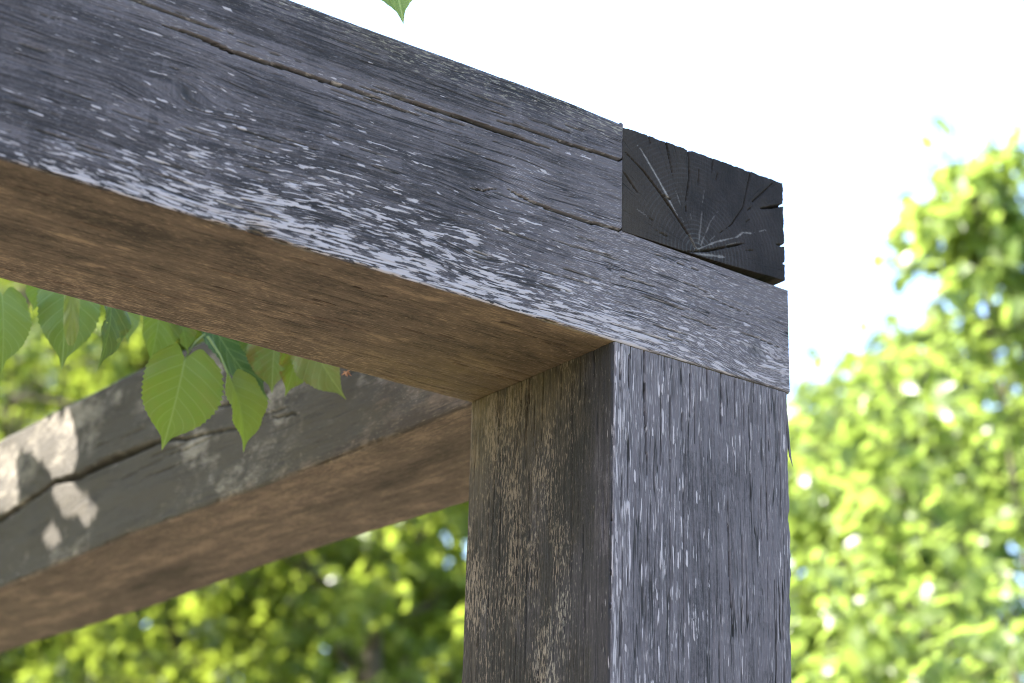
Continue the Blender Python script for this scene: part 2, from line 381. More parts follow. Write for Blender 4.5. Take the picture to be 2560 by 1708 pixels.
    def fleck(self, k, u0, c0, L, W, sl=0.0, st=1.0):
        """one bleached torn fibre"""
        j = self.cols(k); cc = self.CC[j]
        i0, i1 = np.searchsorted(self.us, [u0-L/2, u0+L/2]); jm = np.where(np.abs(cc-c0) < W+abs(sl)*L)[0]
        if i1-i0 < 2 or len(jm) == 0: return
        du = self.us[i0:i1][:, None]-u0; dc = cc[jm][None, :]-c0-sl*du
        v = 1-np.maximum((np.abs(du+dc*1.2)/(L/2))**2, (np.abs(dc)/(W/2))**1.6); ix = np.ix_(np.arange(i0, i1), j[jm])
        self.att['fl'][ix] = np.maximum(self.att['fl'][ix], st*np.clip(v*1.3, 0, 1))
    def knotpt(self, k, uk, ck, R, push=0.8, dark=1.0, core=0.35, lift=0.0):
        j, u, c = self.view(k)
        du = u-uk; dc = c-ck; w = np.exp(-((du/(1.9*R))**2+(dc/R)**2))
        sg = 1.0 if k in (0, 1) else -1.0
        self.gy[:, j] -= sg*dc*push*w
        rr = np.sqrt((du/1.0)**2+(dc*1.15)**2)
        self.att['knot'][:, j] += dark*np.exp(-(rr/(core*R))**2)*(0.6+0.8*fbm(u*400, c*400, int(abs(uk)*900)))
        self.disp[:, j] += lift*np.exp(-(rr/(core*R*1.3))**2)
        self.att['tone'][:, j] += 0.16*np.exp(-((du-R)/(1.2*R))**2-(dc/(0.9*R))**2)
    def build(self, name, mapf, mat, parent, cut=None, closed=True):
        U = self.U
        X = mapf(U, self.P[None, :]+self.NP[None, :]*self.disp, self.Q[None, :]+self.NQ[None, :]*self.disp)
        nu, nv = U.shape; idx = np.arange(nu*nv).reshape(nu, nv); nx = np.roll(idx, -1, 1)
        F = np.stack([idx[:-1], idx[1:], nx[1:], nx[:-1]], -1)
        if cut is not None:
            keep = ~cut(0.5*(self.us[:-1]+self.us[1:])[:, None], self.P, self.Q, np.roll(self.P, -1), np.roll(self.Q, -1))
            F = F[keep]
        F = F.reshape(-1, 4); V = X.reshape(-1, 3)
        extra_v = []; tri = []
        att = {k: v.reshape(-1) for k, v in self.att.items()}
        g = np.stack([self.gx, self.gy, np.zeros_like(self.gx)], -1).reshape(-1, 3)
        if closed:                                   # end caps: quads from ring to a centre vertex pair
            for row in (0, nu-1):
                if cut is not None and row == nu-1: continue
                cidx = len(V)+len(extra_v); extra_v.append(V[idx[row]].mean(0))
                a = idx[row]; b = np.roll(a, -1)
                tri.append(np.stack([a, b, np.full_like(a, cidx), np.full_like(a, cidx)], -1))
        if extra_v:
            V = np.concatenate([V, np.array(extra_v)]); ne = len(extra_v)
            g = np.concatenate([g, np.zeros((ne, 3))]); att = {k: np.concatenate([v, np.zeros(ne)]) for k, v in att.items()}
        # orientation test: outward normal on the middle of the p=0 face
        jj = self.cols(0)[len(self.cols(0))//2]; f0 = [idx[nu//2, jj], idx[nu//2+1, jj], idx[nu//2+1, jj+1]]
        nn = np.cross(V[f0[1]]-V[f0[0]], V[f0[2]]-V[f0[0]])
        e = 1e-3; us1 = np.array([[self.us[nu//2]]])
        inward = (mapf(us1, np.array([[e]]), np.array([[self.B/2]]))-mapf(us1, np.array([[0.0]]), np.array([[self.B/2]])))[0, 0]
        if nn@inward > 0: F = F[:, ::-1]
        me = mesh_np(name, V, F)
        attr_v(me, 'grain', g)
        for k, v in att.items(): attr_f(me, k, v)
        o = link(name, me, parent, mat)
        if tri:
            T = np.concatenate(tri)[:, :3]
            cm = mesh_np(name+'_cap', V, T, False); attr_v(cm, 'grain', g)
            for k, v in att.items(): attr_f(cm, k, v)
            bm_join(o, cm)
        return o
def bm_join(o, cm):
    import bmesh
    b = bmesh.new(); b.from_mesh(o.data); b.from_mesh(cm); 
    loose = [v for v in b.verts if not v.link_faces]
    bmesh.ops.delete(b, geom=loose, context='VERTS'); b.to_mesh(o.data); b.free()
    bpy.data.meshes.remove(cm)
def quad_part(o, quads):
    """adds plain quads (with blank attributes) to a timber mesh"""
    V = np.array(quads, float).reshape(-1, 3); F = np.arange(len(V)).reshape(-1, 4)
    cm = mesh_np('q', V, F, False); g = V.copy(); attr_v(cm, 'grain', g)
    for k in ('bias', 'crack', 'knot', 'warm', 'algae', 'tone', 'dust', 'fl'): attr_f(cm, k, np.full(len(V), 0.8 if k == 'warm' else 0.0))
    bm_join(o, cm)

BW, BH, LAP, XC = 0.2102, 0.2094, 0.1006, 0.0072      # beam width, height, half-lap height, where the lap begins
pergola = empty('timber_pergola', (0.1, 0.1, 0), 'weathered grey oak pergola corner, two lapped beams on a square post', 'pergola')
def child(o): o.matrix_parent_inverse = pergola.matrix_world.inverted() if False else Matrix.Translation((-0.1, -0.1, 0)); return o

def front_beam():
    us = arr((-2.9, -0.66, 0.02), (-0.66, XC, 0.0009), (XC, 0.2016, 0.0009))
    T = Timber(us, BW, BH, (0.0009, 0.02, 0.03, 0.0018), qextra=LAP); T.rough(3)
    j, u, c = T.view(0); s = c/BH
    # bleached band along the lower arris, thinning upwards and to both ends
    edge = 0.13+0.16*np.exp(-((u+0.20)/0.15)**2)+0.05*np.exp(-((u+0.42)/0.08)**2)+0.07*(fbm(u*14, u*0+2, 4)-0.5)
    b = 0.215*np.exp(-(s/edge)**1.5)-0.075*sstep(0.02, 0.16, u)
    b += 0.055*np.exp(-((u+0.30)/0.09)**2-((s-0.27)/0.09)**2)
    b -= 0.18*np.exp(-((u+0.62)/0.09)**2)*np.exp(-(s/0.25)**2)
    b += -0.06*sstep(0.25, 0.9, s)+0.05*(fbm(u*12, c*40, 61)-0.5)+0.16*(fbm(u*38, c*170, 67)-0.5)*np.exp(-(s/0.5)**2)
    T.att['bias'][:, j] += b-0.012
    T.att['tone'][:, j] += -0.10+0.26*sstep(-0.12, 0.03, u)*(1-sstep(0.55, 0.75, s))+0.10*sstep(-0.1, 0.0, u)+0.16*(fbm(u*5, c*14, 41)-0.5)
    T.att['tone'][:, j] += 0.12*np.exp(-((s-0.72)/0.10)**2)+0.10*sstep(0.85, 1, s)
    T.att['dust'][:, j] += 0.75*sstep(0.80, 0.98, s+0.12*(fbm(u*10, c*30, 77)-0.5))+0.25*sstep(-0.10, 0.1, u)
    T.att['warm'][:, j] += 0.30*sstep(0.86, 1.0, s)
    for a in ((-0.4168, 0.0969, 0.020, 0.85, 0.9, 0.25), (-0.1235, 0.100, 0.017, 0.8, 0.55, 0.30), (-0.1404, 0.0446, 0.017, 0.7, 0.7, 0.5),
              (0.1619, 0.031, 0.020, 0.8, 0.9, 0.42), (-0.1051, 0.128, 0.020, 0.4, 0.0, 0.4), (-0.345, 0.003, 0.010, 0.7, 1.0, 0.6)):
        T.knotpt(0, *a)
    # the grain swings down towards the cut end and the right-hand knot
    T.gy[:, j] += 0.016*sstep(0.03, 0.22, u)*(1-s)*(1-0.3*s)+0.010*np.exp(-((u+0.38)/0.07)**2)*np.exp(-((s-0.25)/0.3)**2)
    # cross-hatched grain fan by the upper knot
    fan = np.exp(-((u+0.100)/0.020)**2-((c-0.122)/0.020)**2)
    T.att['tone'][:, j] += 0.22*fan
    # splits (u, height)
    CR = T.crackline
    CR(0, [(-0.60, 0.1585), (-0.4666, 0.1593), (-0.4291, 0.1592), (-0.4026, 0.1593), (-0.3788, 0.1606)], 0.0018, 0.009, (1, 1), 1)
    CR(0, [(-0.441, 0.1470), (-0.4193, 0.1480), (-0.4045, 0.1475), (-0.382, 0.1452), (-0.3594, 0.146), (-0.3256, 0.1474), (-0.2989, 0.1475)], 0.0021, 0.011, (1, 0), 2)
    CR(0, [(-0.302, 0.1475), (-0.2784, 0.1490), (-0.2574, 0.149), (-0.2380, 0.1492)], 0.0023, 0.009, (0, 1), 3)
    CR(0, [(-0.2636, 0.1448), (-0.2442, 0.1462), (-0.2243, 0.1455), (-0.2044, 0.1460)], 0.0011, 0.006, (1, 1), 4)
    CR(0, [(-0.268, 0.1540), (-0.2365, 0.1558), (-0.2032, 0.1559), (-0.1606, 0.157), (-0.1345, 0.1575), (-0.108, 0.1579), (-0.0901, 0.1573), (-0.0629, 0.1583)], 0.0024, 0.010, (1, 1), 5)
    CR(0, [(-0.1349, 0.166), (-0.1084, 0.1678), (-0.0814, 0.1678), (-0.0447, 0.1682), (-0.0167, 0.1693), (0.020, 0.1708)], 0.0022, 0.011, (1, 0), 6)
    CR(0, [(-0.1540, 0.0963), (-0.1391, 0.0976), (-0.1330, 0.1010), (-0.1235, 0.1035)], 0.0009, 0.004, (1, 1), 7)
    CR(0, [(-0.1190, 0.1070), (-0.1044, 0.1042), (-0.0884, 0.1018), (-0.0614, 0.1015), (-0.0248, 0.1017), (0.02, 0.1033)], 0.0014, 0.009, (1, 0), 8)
    rs = random.Random(3)
    for i in range(58):                       # fine checks
        a = rs.uniform(-0.62, 0.15); cc = rs.uniform(0.012, 0.2 if a < -0.05 else 0.09); ln = rs.uniform(0.02, 0.09)
        if a+ln > 0.0 and cc > 0.09: continue
        dz = -0.010*sstep(0.03, 0.22, np.array(a+ln))*1.0
        CR(0, [(a, cc), (a+ln/2, cc+rs.uniform(-.0012, .0012)), (a+ln, cc+rs.uniform(-.002, .002)+float(dz)*0.6)], rs.uniform(0.0004, 0.0008), 0.0018, (1, 1), 100+i, 0.0007, 0.85)
    for i in range(420):                      # bleached flecks
        a = rs.uniform(-0.64, 0.195); low = rs.random() < 0.86
        cc = BH*min(0.97, rs.expovariate(1/0.17)) if low else rs.uniform(0.03, 0.20)
        if a < -0.45 and cc > 0.02 and rs.random() < 0.6: continue
        if a > -0.02 and cc > 0.088: continue
        for k in range(rs.choice((1, 1, 1, 2, 3, 4)) if low else 1):
            CRu = a+rs.gauss(0, 0.007)*(k > 0); T.fleck(0, CRu, cc+rs.gauss(0, 0.004)*(k > 0), rs.uniform(0.004, 0.012)*rs.choice((1, 1, 1, 1.6, 2.4)), rs.uniform(0.0009, 0.0025)*rs.choice((1, 1, 1, 1.5)), rs.uniform(-0.05, 0.02)-0.12*float(sstep(0.06, 0.16, np.array(a))), rs.uniform(0.45, 0.95))
    # torn knot at the lower arris
    near = np.exp(-((T.us+0.346)/0.011)**2)[:, None]*np.exp(-(np.hypot(T.P, T.Q)/0.008)**2)[None, :]
    T.disp -= 0.006*near; T.att['warm'] += 0.9*near
    # sagging top arris near the cut end
    # underside: sheltered brown
    j3, u3, c3 = T.view(3)
    T.att['warm'][:, j3] += 1.0; T.att['bias'][:, j3] -= 0.35
    T.att['tone'][:, j3] += 0.10+0.50*(fbm(u3*6, c3*26, 51, 4)-0.5)+0.25*(fbm(u3*30, c3*70, 52)-0.5)-0.22*np.exp(-((u3+0.42)/0.06)**2-((c3-0.06)/0.03)**2)+0.12*sstep(0.10, 0.20, c3)
    T.att['dust'][:, j3] += 0.15+0.40*sstep(0.14, 0.21, c3)+0.3*fbm(u3*16, c3*30, 53)
    for (x, y, rx, ry) in ((-0.4156, 0.087, .010, .004), (-0.4173, 0.1349, .012, .004), (-0.4565, 0.0957, .02, .005), (-0.152, 0.1225, .010, .004), (-0.137, 0.113, .006, .003), (-.171, .021, .005, .003)):
        T.att['tone'][:, j3] += 0.55*np.exp(-((u3-x)/rx)**2-((c3-y)/ry)**2)
    T.att['algae'][:, j3] += 0.80*sstep(-0.22, -0.03, u3)*np.clip(0.5+0.9*(fbm(u3*14, c3*22, 57)-0.3), 0, 1)+0.28*sstep(0.1, 0.2, c3)*sstep(-0.4, -0.1, u3)
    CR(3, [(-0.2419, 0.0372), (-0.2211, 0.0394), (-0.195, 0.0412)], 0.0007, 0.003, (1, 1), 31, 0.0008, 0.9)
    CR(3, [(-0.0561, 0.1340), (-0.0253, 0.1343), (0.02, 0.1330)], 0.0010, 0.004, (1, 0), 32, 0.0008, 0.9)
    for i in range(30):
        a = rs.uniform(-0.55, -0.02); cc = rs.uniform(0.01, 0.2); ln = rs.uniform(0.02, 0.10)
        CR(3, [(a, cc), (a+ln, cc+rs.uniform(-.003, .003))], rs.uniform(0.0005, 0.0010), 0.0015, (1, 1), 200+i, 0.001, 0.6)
    T.att['warm'][:, T.cols(2)] += 0.5
    def mapf(u, p, q):
        hu = np.interp(u, [XC, 0.2016], [0.1030, 0.0988])
        lap = (u > XC-1e-6)*sstep(0.03, LAP, q)*(hu-LAP)
        sag = -0.0042*sstep(-0.11, XC+0.02, u)**1.5*sstep(0.17, BH, q)*(u < XC+0.003)
        z = q+lap+sag+0.0012*np.sin(u*7)*sstep(0.1, BH, q)
        return np.stack(np.broadcast_arrays(u-0.0012*sstep(0.195, 0.2016, u)*0, p, ZB+z), -1)
    def cut(u, P, Q, P2, Q2):
        return (u > XC) & ((np.minimum(Q, Q2) >= LAP-1e-6))[None, :]
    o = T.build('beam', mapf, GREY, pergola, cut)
    e = 0.0008
    z0 = ZB+0.0985
    quad_part(o, [[(XC, 0.001, ZB+0.1028), (0.2014, 0.001, ZB+0.0986), (0.2014, BW-.001, ZB+0.0986), (XC, BW-.001, ZB+0.1028)],
                  [(XC-e, 0.002, ZB+0.0995), (XC-e, BW-.002, ZB+0.0995), (XC-e, BW-.002, ZB+0.2025), (XC-e, 0.002, ZB+0.2025)],
                  [(0.2012, 0.002, ZB+0.001), (0.2012, BW-.002, ZB+0.001), (0.2012, BW-.002, ZB+0.098), (0.2012, 0.002, ZB+0.098)]])
    o['label'] = 'silver-flecked grey front beam with long splits and brown underside'
    return child(o)
front_beam()

def lap_end():
    """the rear beam's dark sawn end, showing in the upper half of the corner joint"""
    x0, x1 = 0.0081, 0.2002; st = 0.0009
    nx_, nz_ = int((x1-x0)/st), int(0.1/st)
    a = np.linspace(0, 1, nx_+1); b = np.linspace(0, 1, nz_+1); A, Bq = np.meshgrid(a, b, indexing='ij')
    zb = np.interp(A, [0, 0.45, 0.62, 1], [0.1040, 0.1046, 0.1054, 0.1086]); zt = np.interp(A, [0, 1], [0.2040, 0.2064])
    X = x0+(x1-x0)*A+(-0.0012)*Bq*A; Z = zb+(zt-zb)*Bq
    depth = 0.0004*(fbm(X*60, Z*60, 5)-0.5)+0.0003*(fbm(X*600, Z*600, 8)-0.5)
    crack = np.zeros_like(X); white = np.zeros_like(X); tone = 0.35*(fbm(X*22, Z*22, 9, 4)-0.5)
    def seg(pts, w, dep, wt=0.0, tp=(1, 1), sd=0, jit=0.0008):
        nonlocal depth, crack, white
        P = np.array(pts, float); L = np.concatenate([[0], np.cumsum(np.hypot(*np.diff(P, axis=0).T))])
        best = np.full(X.shape, 9.0); bt = np.zeros(X.shape)
        for i in range(len(P)-1):
            d = P[i+1]-P[i]; l2 = d@d; t = np.clip(((X-P[i, 0])*d[0]+(Z-P[i, 1])*d[1])/l2, 0, 1)
            dd = np.hypot(X-P[i, 0]-t*d[0], Z-P[i, 1]-t*d[1]); m = dd < best
            best = np.where(m, dd, best); bt = np.where(m, (L[i]+t*(L[i+1]-L[i]))/L[-1], bt)
        w = w*0.8; best = np.abs(best+jit*(fbm(X*180, Z*180, sd+40)-0.5))
        pr = np.ones_like(bt)
        if tp[0]: pr *= np.clip(bt/0.35, 0.0, 1)**0.7
        if tp[1]: pr *= np.clip((1-bt)/0.35, 0.0, 1)**0.7
        pr = np.where((bt <= 0) & (best > w), 0, pr)
        e = np.clip(1-best/(w*pr+1e-9), 0, 1)
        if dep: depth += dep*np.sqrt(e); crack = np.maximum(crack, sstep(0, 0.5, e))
        if wt: white = np.maximum(white, wt*sstep(0, 0.6, e))
    seg([(0.0101, 0.1807), (0.0319, 0.1679), (0.0539, 0.1504), (0.0716, 0.1334), (0.0849, 0.1206), (0.0938, 0.1083)], 0.0010, 0.007, 0, (1, 0), 1)
    seg([(0.0230, 0.1922), (0.0295, 0.1877), (0.0384, 0.1773), (0.0494, 0.1649), (0.0583, 0.1536), (0.0649, 0.1444), (0.0760, 0.1310)], 0.0014, 0, 0.9, (1, 1), 2)
    seg([(0.0845, 0.1225), (0.0938, 0.1083)], 0.0022, 0, 0.5, (1, 0), 12)
    seg([(0.0569, 0.2060), (0.0614, 0.1900), (0.0659, 0.1726)], 0.0009, 0.004, 0, (0, 1), 3)
    seg([(0.0838, 0.2060), (0.0849, 0.1783), (0.0804, 0.1526), (0.0815, 0.1399)], 0.0008, 0.004, 0, (0, 1), 4)
    seg([(0.1590, 0.2070), (0.1488, 0.1668), (0.1347, 0.1458), (0.1186, 0.1319)], 0.0007, 0.003, 0, (0, 1), 5)
    seg([(0.0950, 0.1110), (0.1163, 0.1238), (0.1415, 0.1355), (0.1485, 0.1422), (0.1578, 0.1438), (0.1790, 0.1536)], 0.0011, 0, 0.6, (0, 1), 6, 0.002)
    seg([(0.2010, 0.1848), (0.1960, 0.1826), (0.1818, 0.1764), (0.1700, 0.1720)], 0.0015, 0.012, 0, (0, 1), 7)
    seg([(0.2015, 0.1443), (0.1950, 0.1425), (0.1880, 0.1410)], 0.0011, 0.010, 0, (0, 1), 8)
    seg([(0.2015, 0.1262), (0.1970, 0.1255)], 0.0009, 0.008, 0, (0, 1), 18)
    seg([(0.1870, 0.2030), (0.1582, 0.1734)], 0.0008, 0.003, 0, (1, 1), 9)
    seg([(0.0782, 0.1040), (0.0860, 0.1060), (0.0938, 0.1083), (0.1072, 0.1129), (0.1530, 0.1331)], 0.0014, 0.006, 0, (1, 1), 10, 0.0015)
    seg([(0.0520, 0.1500), (0.0570, 0.1515), (0.0640, 0.1490)], 0.0010, 0.004, 0, (1, 1), 11)
    seg([(0.1134, 0.2070), (0.1115, 0.1900)], 0.0007, 0.003, 0, (0, 1), 13)
    seg([(0.0371, 0.2055), (0.0400, 0.1960)], 0.0007, 0.003, 0, (0, 1), 14)
    seg([(0.0985, 0.1160), (0.1100, 0.1420), (0.1200, 0.1560)], 0.0010, 0, 0.3, (0, 1), 15, 0.002)
    seg([(0.0960, 0.1170), (0.1000, 0.1500)], 0.0009, 0, 0.3, (0, 1), 16, 0.002)
    seg([(0.0100, 0.1600), (0.0280, 0.1430)], 0.0007, 0.003, 0, (0, 1), 17)
    seg([(0.130, 0.1125), (0.105, 0.1080), (0.09, 0.106)], 0.0020, 0, 0.6, (1, 1), 19, 0.003)
    rs = random.Random(8)
    for i in range(14):                         # short pale and dark ray flecks
        th = rs.uniform(0.1, 3.0); r0 = rs.uniform(0.02, 0.085); ln = rs.uniform(0.006, 0.02)
        p0 = (0.0938+r0*math.cos(th), 0.1083+r0*math.sin(th)); p1 = (0.0938+(r0+ln)*math.cos(th), 0.1083+(r0+ln)*math.sin(th))
        seg([p0, p1], 0.0007, 0 if i % 2 else 0.002, 0.3 if i % 2 else 0, (1, 1), 50+i)
    # torn outer edge: fibres broken along the top and side
    bd = np.minimum(1-Bq, 1-A); n1 = fbm(X*220, Z*220, 71, 3)
    depth += 0.002*np.clip(n1-0.5, 0, 1)*np.exp(-bd/0.02)
    dx = np.zeros_like(X); 
    dz = -0.0016*np.clip(fbm(X*130, X*0, 73, 3)-0.45, 0, 1)*2*(Bq > 0.9999)
    dzr = -0.0014*np.clip(fbm(Z*150, Z*0, 74, 3)-0.45, 0, 1)*2*(A > 0.9999)
    # the splits open the silhouette where they reach the edge
    open_ = (depth > 0.0035)
    dz = dz-0.0030*open_*(Bq > 0.999); dzr = dzr-0.0035*open_*(A > 0.999)-0.0030*open_*(A > 0.985)*(A < 0.9991)*0
    Y = 0.0012+depth
    V = np.stack([X+dx+dzr, Y, ZB+Z+dz], -1)
    nA, nB = X.shape; idx = np.arange(nA*nB).reshape(nA, nB)
    F = [np.stack([idx[:-1, :-1], idx[1:, :-1], idx[1:, 1:], idx[:-1, 1:]], -1).reshape(-1, 4)]
    ring = np.concatenate([idx[:, 0], idx[-1, 1:], idx[-2::-1, -1], idx[0, -2:0:-1]])
    Vf = V.reshape(-1, 3); Vb = Vf[ring].copy(); Vm = Vb.copy(); Vm[:, 1] = 0.006
    cen = np.array([0.104, 0, ZB+0.155]); 
    # undo the notches a little way in, so that they are notches and not grooves right through
    base = np.stack([X, Y, ZB+Z], -1).reshape(-1, 3)[ring]; Vm[:, 0] = 0.5*(Vm[:, 0]+base[:, 0]); Vm[:, 2] = 0.5*(Vm[:, 2]+base[:, 2])
    Vb = base.copy(); Vb[:, 1] = 0.2101
    n0 = len(Vf); nr = len(ring); m = n0+np.arange(nr); k = n0+nr+np.arange(nr)
    r2 = np.roll(ring, -1); m2 = np.roll(m, -1); k2 = np.roll(k, -1)
    F.append(np.stack([ring, m, m2, r2], -1)); F.append(np.stack([m, k, k2, m2], -1))
    Fa = np.concatenate(F)
    Va = np.concatenate([Vf, Vm, Vb])
    # outward: front faces must look to -y
    t0 = Fa[0]; nn = np.cross(Va[t0[1]]-Va[t0[0]], Va[t0[2]]-Va[t0[0]])
    if nn[1] > 0: Fa = Fa[:, ::-1]
    me = mesh_np('end_grain', Va, Fa)
    px_, pz_ = 0.0938, 0.1083
    rr = np.hypot(Va[:, 0]-px_, Va[:, 2]-ZB-pz_); th = np.arctan2(Va[:, 2]-ZB-pz_, Va[:, 0]-px_)
    attr_v(me, 'pol', np.stack([rr, th, Va[:, 1]], -1))
    z_ = np.zeros(2*nr)
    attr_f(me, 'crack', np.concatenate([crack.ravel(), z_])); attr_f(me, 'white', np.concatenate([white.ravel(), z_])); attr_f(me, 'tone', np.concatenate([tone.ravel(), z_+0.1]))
    wm = np.clip(0.95*np.exp(-(A/0.34)**2)*(0.35+fbm(X*26, Z*26, 15))+0.5*(fbm(X*40, Z*40, 16)-0.5), 0, 1); attr_f(me, 'warm', np.concatenate([wm.ravel(), z_+0.8]))
    for p in me.polygons[-nr*2:]: p.use_smooth = False
    return me

def rear_beam():
    L1 = 2.95
    us = arr((BW+0.0006, 1.62, 0.0021), (1.62, L1, 0.03))
    A, B = 0.187, 0.2050
    T = Timber(us, A, B, (0.0019, 0.02, 0.03, 0.0021), r=0.004); T.rough(71, 0.0016)
    j, u, c = T.view(0); s = c/B
    T.att['bias'][:, j] += -0.12+0.14*np.exp(-((u-1.22)/0.10)**2)*np.exp(-(s/0.30)**2)+0.10*(fbm(u*20, c*60, 5)-0.5)
    T.att['tone'][:, j] += 0.0+0.95*(fbm(u*11, c*14, 6, 4)-0.5)-0.20*np.exp(-((s-0.30)/0.2)**2)*sstep(0.5, 0.9, u)+0.15*sstep(0.6, 1, s)
    T.att['warm'][:, j] += 0.40*sstep(0.55, 0.20, u)*sstep(0.5, 0.1, s)+0.30*np.exp(-(s/0.08)**2)
    T.att['algae'][:, j] += 0.06+0.12*fbm(u*8, c*14, 8)
    T.att['tone'][:, j] += 0.55*(fbm(u*48, c*62, 33, 4)-0.5)+0.25*(fbm(u*110, c*150, 34, 2)-0.5); T.att['warm'][:, j] += 0.42*fbm(u*14, c*24, 35, 4)**1.5
    T.att['dust'][:, j] += 0.6*fbm(u*12, c*16, 9, 4)**2
    for a in ((0.545, 0.085, 0.020, 0.8, 0.9, 0.35), (0.96, 0.060, 0.024, 0.7, 0.7, 0.5), (0.44, 0.10, 0.018, 0.6, 0.6, 0.4), (0.90, 0.175, 0.02, .6, .5, .5)):
        T.knotpt(0, *a)
    CR = T.crackline; zo = 0.0039
    CR(0, [(0.625, 0.076), (0.6542, 0.0795), (0.7544, 0.0930), (0.8004, 0.1014), (0.8373, 0.1025), (0.9182, 0.1040), (0.9923, 0.1035), (1.039, 0.1060), (1.0659, 0.1090), (1.1228, 0.1005), (1.2039, 0.0910), (1.45, 0.085)], 0.0058, 0.012, (1, 1), 41, 0.0022)
    CR(0, [(0.5685, 0.103), (0.6294, 0.1090), (0.6712, 0.1115), (0.7234, 0.1185)], 0.0024, 0.005, (1, 1), 42, 0.0016)
    CR(0, [(0.5132, 0.0585), (0.5294, 0.0670), (0.5606, 0.0700), (0.581, 0.0760)], 0.0022, 0.005, (1, 1), 43, 0.0016)
    rs = random.Random(12)
    for i in range(14):
        a = rs.uniform(0.25, 1.45); cc = rs.uniform(0.01, 0.19); ln = rs.uniform(0.04, 0.16)
        CR(0, [(a, cc), (a+ln, cc+rs.uniform(-.006, .012))], rs.uniform(0.0012, 0.002), 0.002, (1, 1), 300+i, 0.002, 0.5)
    j3, u3, c3 = T.view(3)
    T.att['warm'][:, j3] += 1.0; T.att['bias'][:, j3] -= 0.35
    T.att['tone'][:, j3] += 0.20+0.50*(fbm(u3*5, c3*24, 52, 4)-0.5)+0.3*(fbm(u3*30, c3*60, 54)-0.5)-0.45*np.exp(-((u3-0.42)/0.13)**2-((c3-0.075-0.1*(u3-0.42))/0.022)**2)-0.40*np.exp(-((u3-1.0)/0.12)**2-((c3-0.12)/0.025)**2)
    T.att['tone'][:, j3] += 0.25*np.exp(-((c3-0.115+0.06*(u3-0.4))/0.008)**2)*np.exp(-((u3-0.5)/0.22)**2)+0.3*np.exp(-((c3-0.09)/0.01)**2)*np.exp(-((u3-0.95)/0.12)**2)
    T.att['algae'][:, j3] += 0.22*sstep(0.6, 0.25, u3)
    T.gy[:, j3] += 0.02*(fbm(u3*4, c3*10, 59)-0.5)
    T.att['warm'][:, T.cols(2)] += 0.6
    def mapf(u, p, q):
        x = p+0.0139-0.0444*(u-BW)-0.002*np.sin(u*3.0)*0
        z = q+0.0039+0.00286*(u-BW)+0.0022*np.sin(u*9+0.5)*np.clip(1-q/0.1, 0, 1)+0.0030*np.sin(u*8)*sstep(0.1, B, q)
        return np.stack(np.broadcast_arrays(x, u+0*p, ZB+z), -1)
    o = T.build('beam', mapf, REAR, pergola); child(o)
    o['label'] = 'greenish grey rear beam with one wide wavy split and brown underside'
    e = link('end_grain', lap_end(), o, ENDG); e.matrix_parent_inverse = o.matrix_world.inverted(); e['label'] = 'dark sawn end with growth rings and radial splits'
    e.matrix_parent_inverse = Matrix.Translation((-0.1, -0.1, 0))@Matrix.Translation((0.1, 0.1, 0))
    return o
rear = rear_beam()

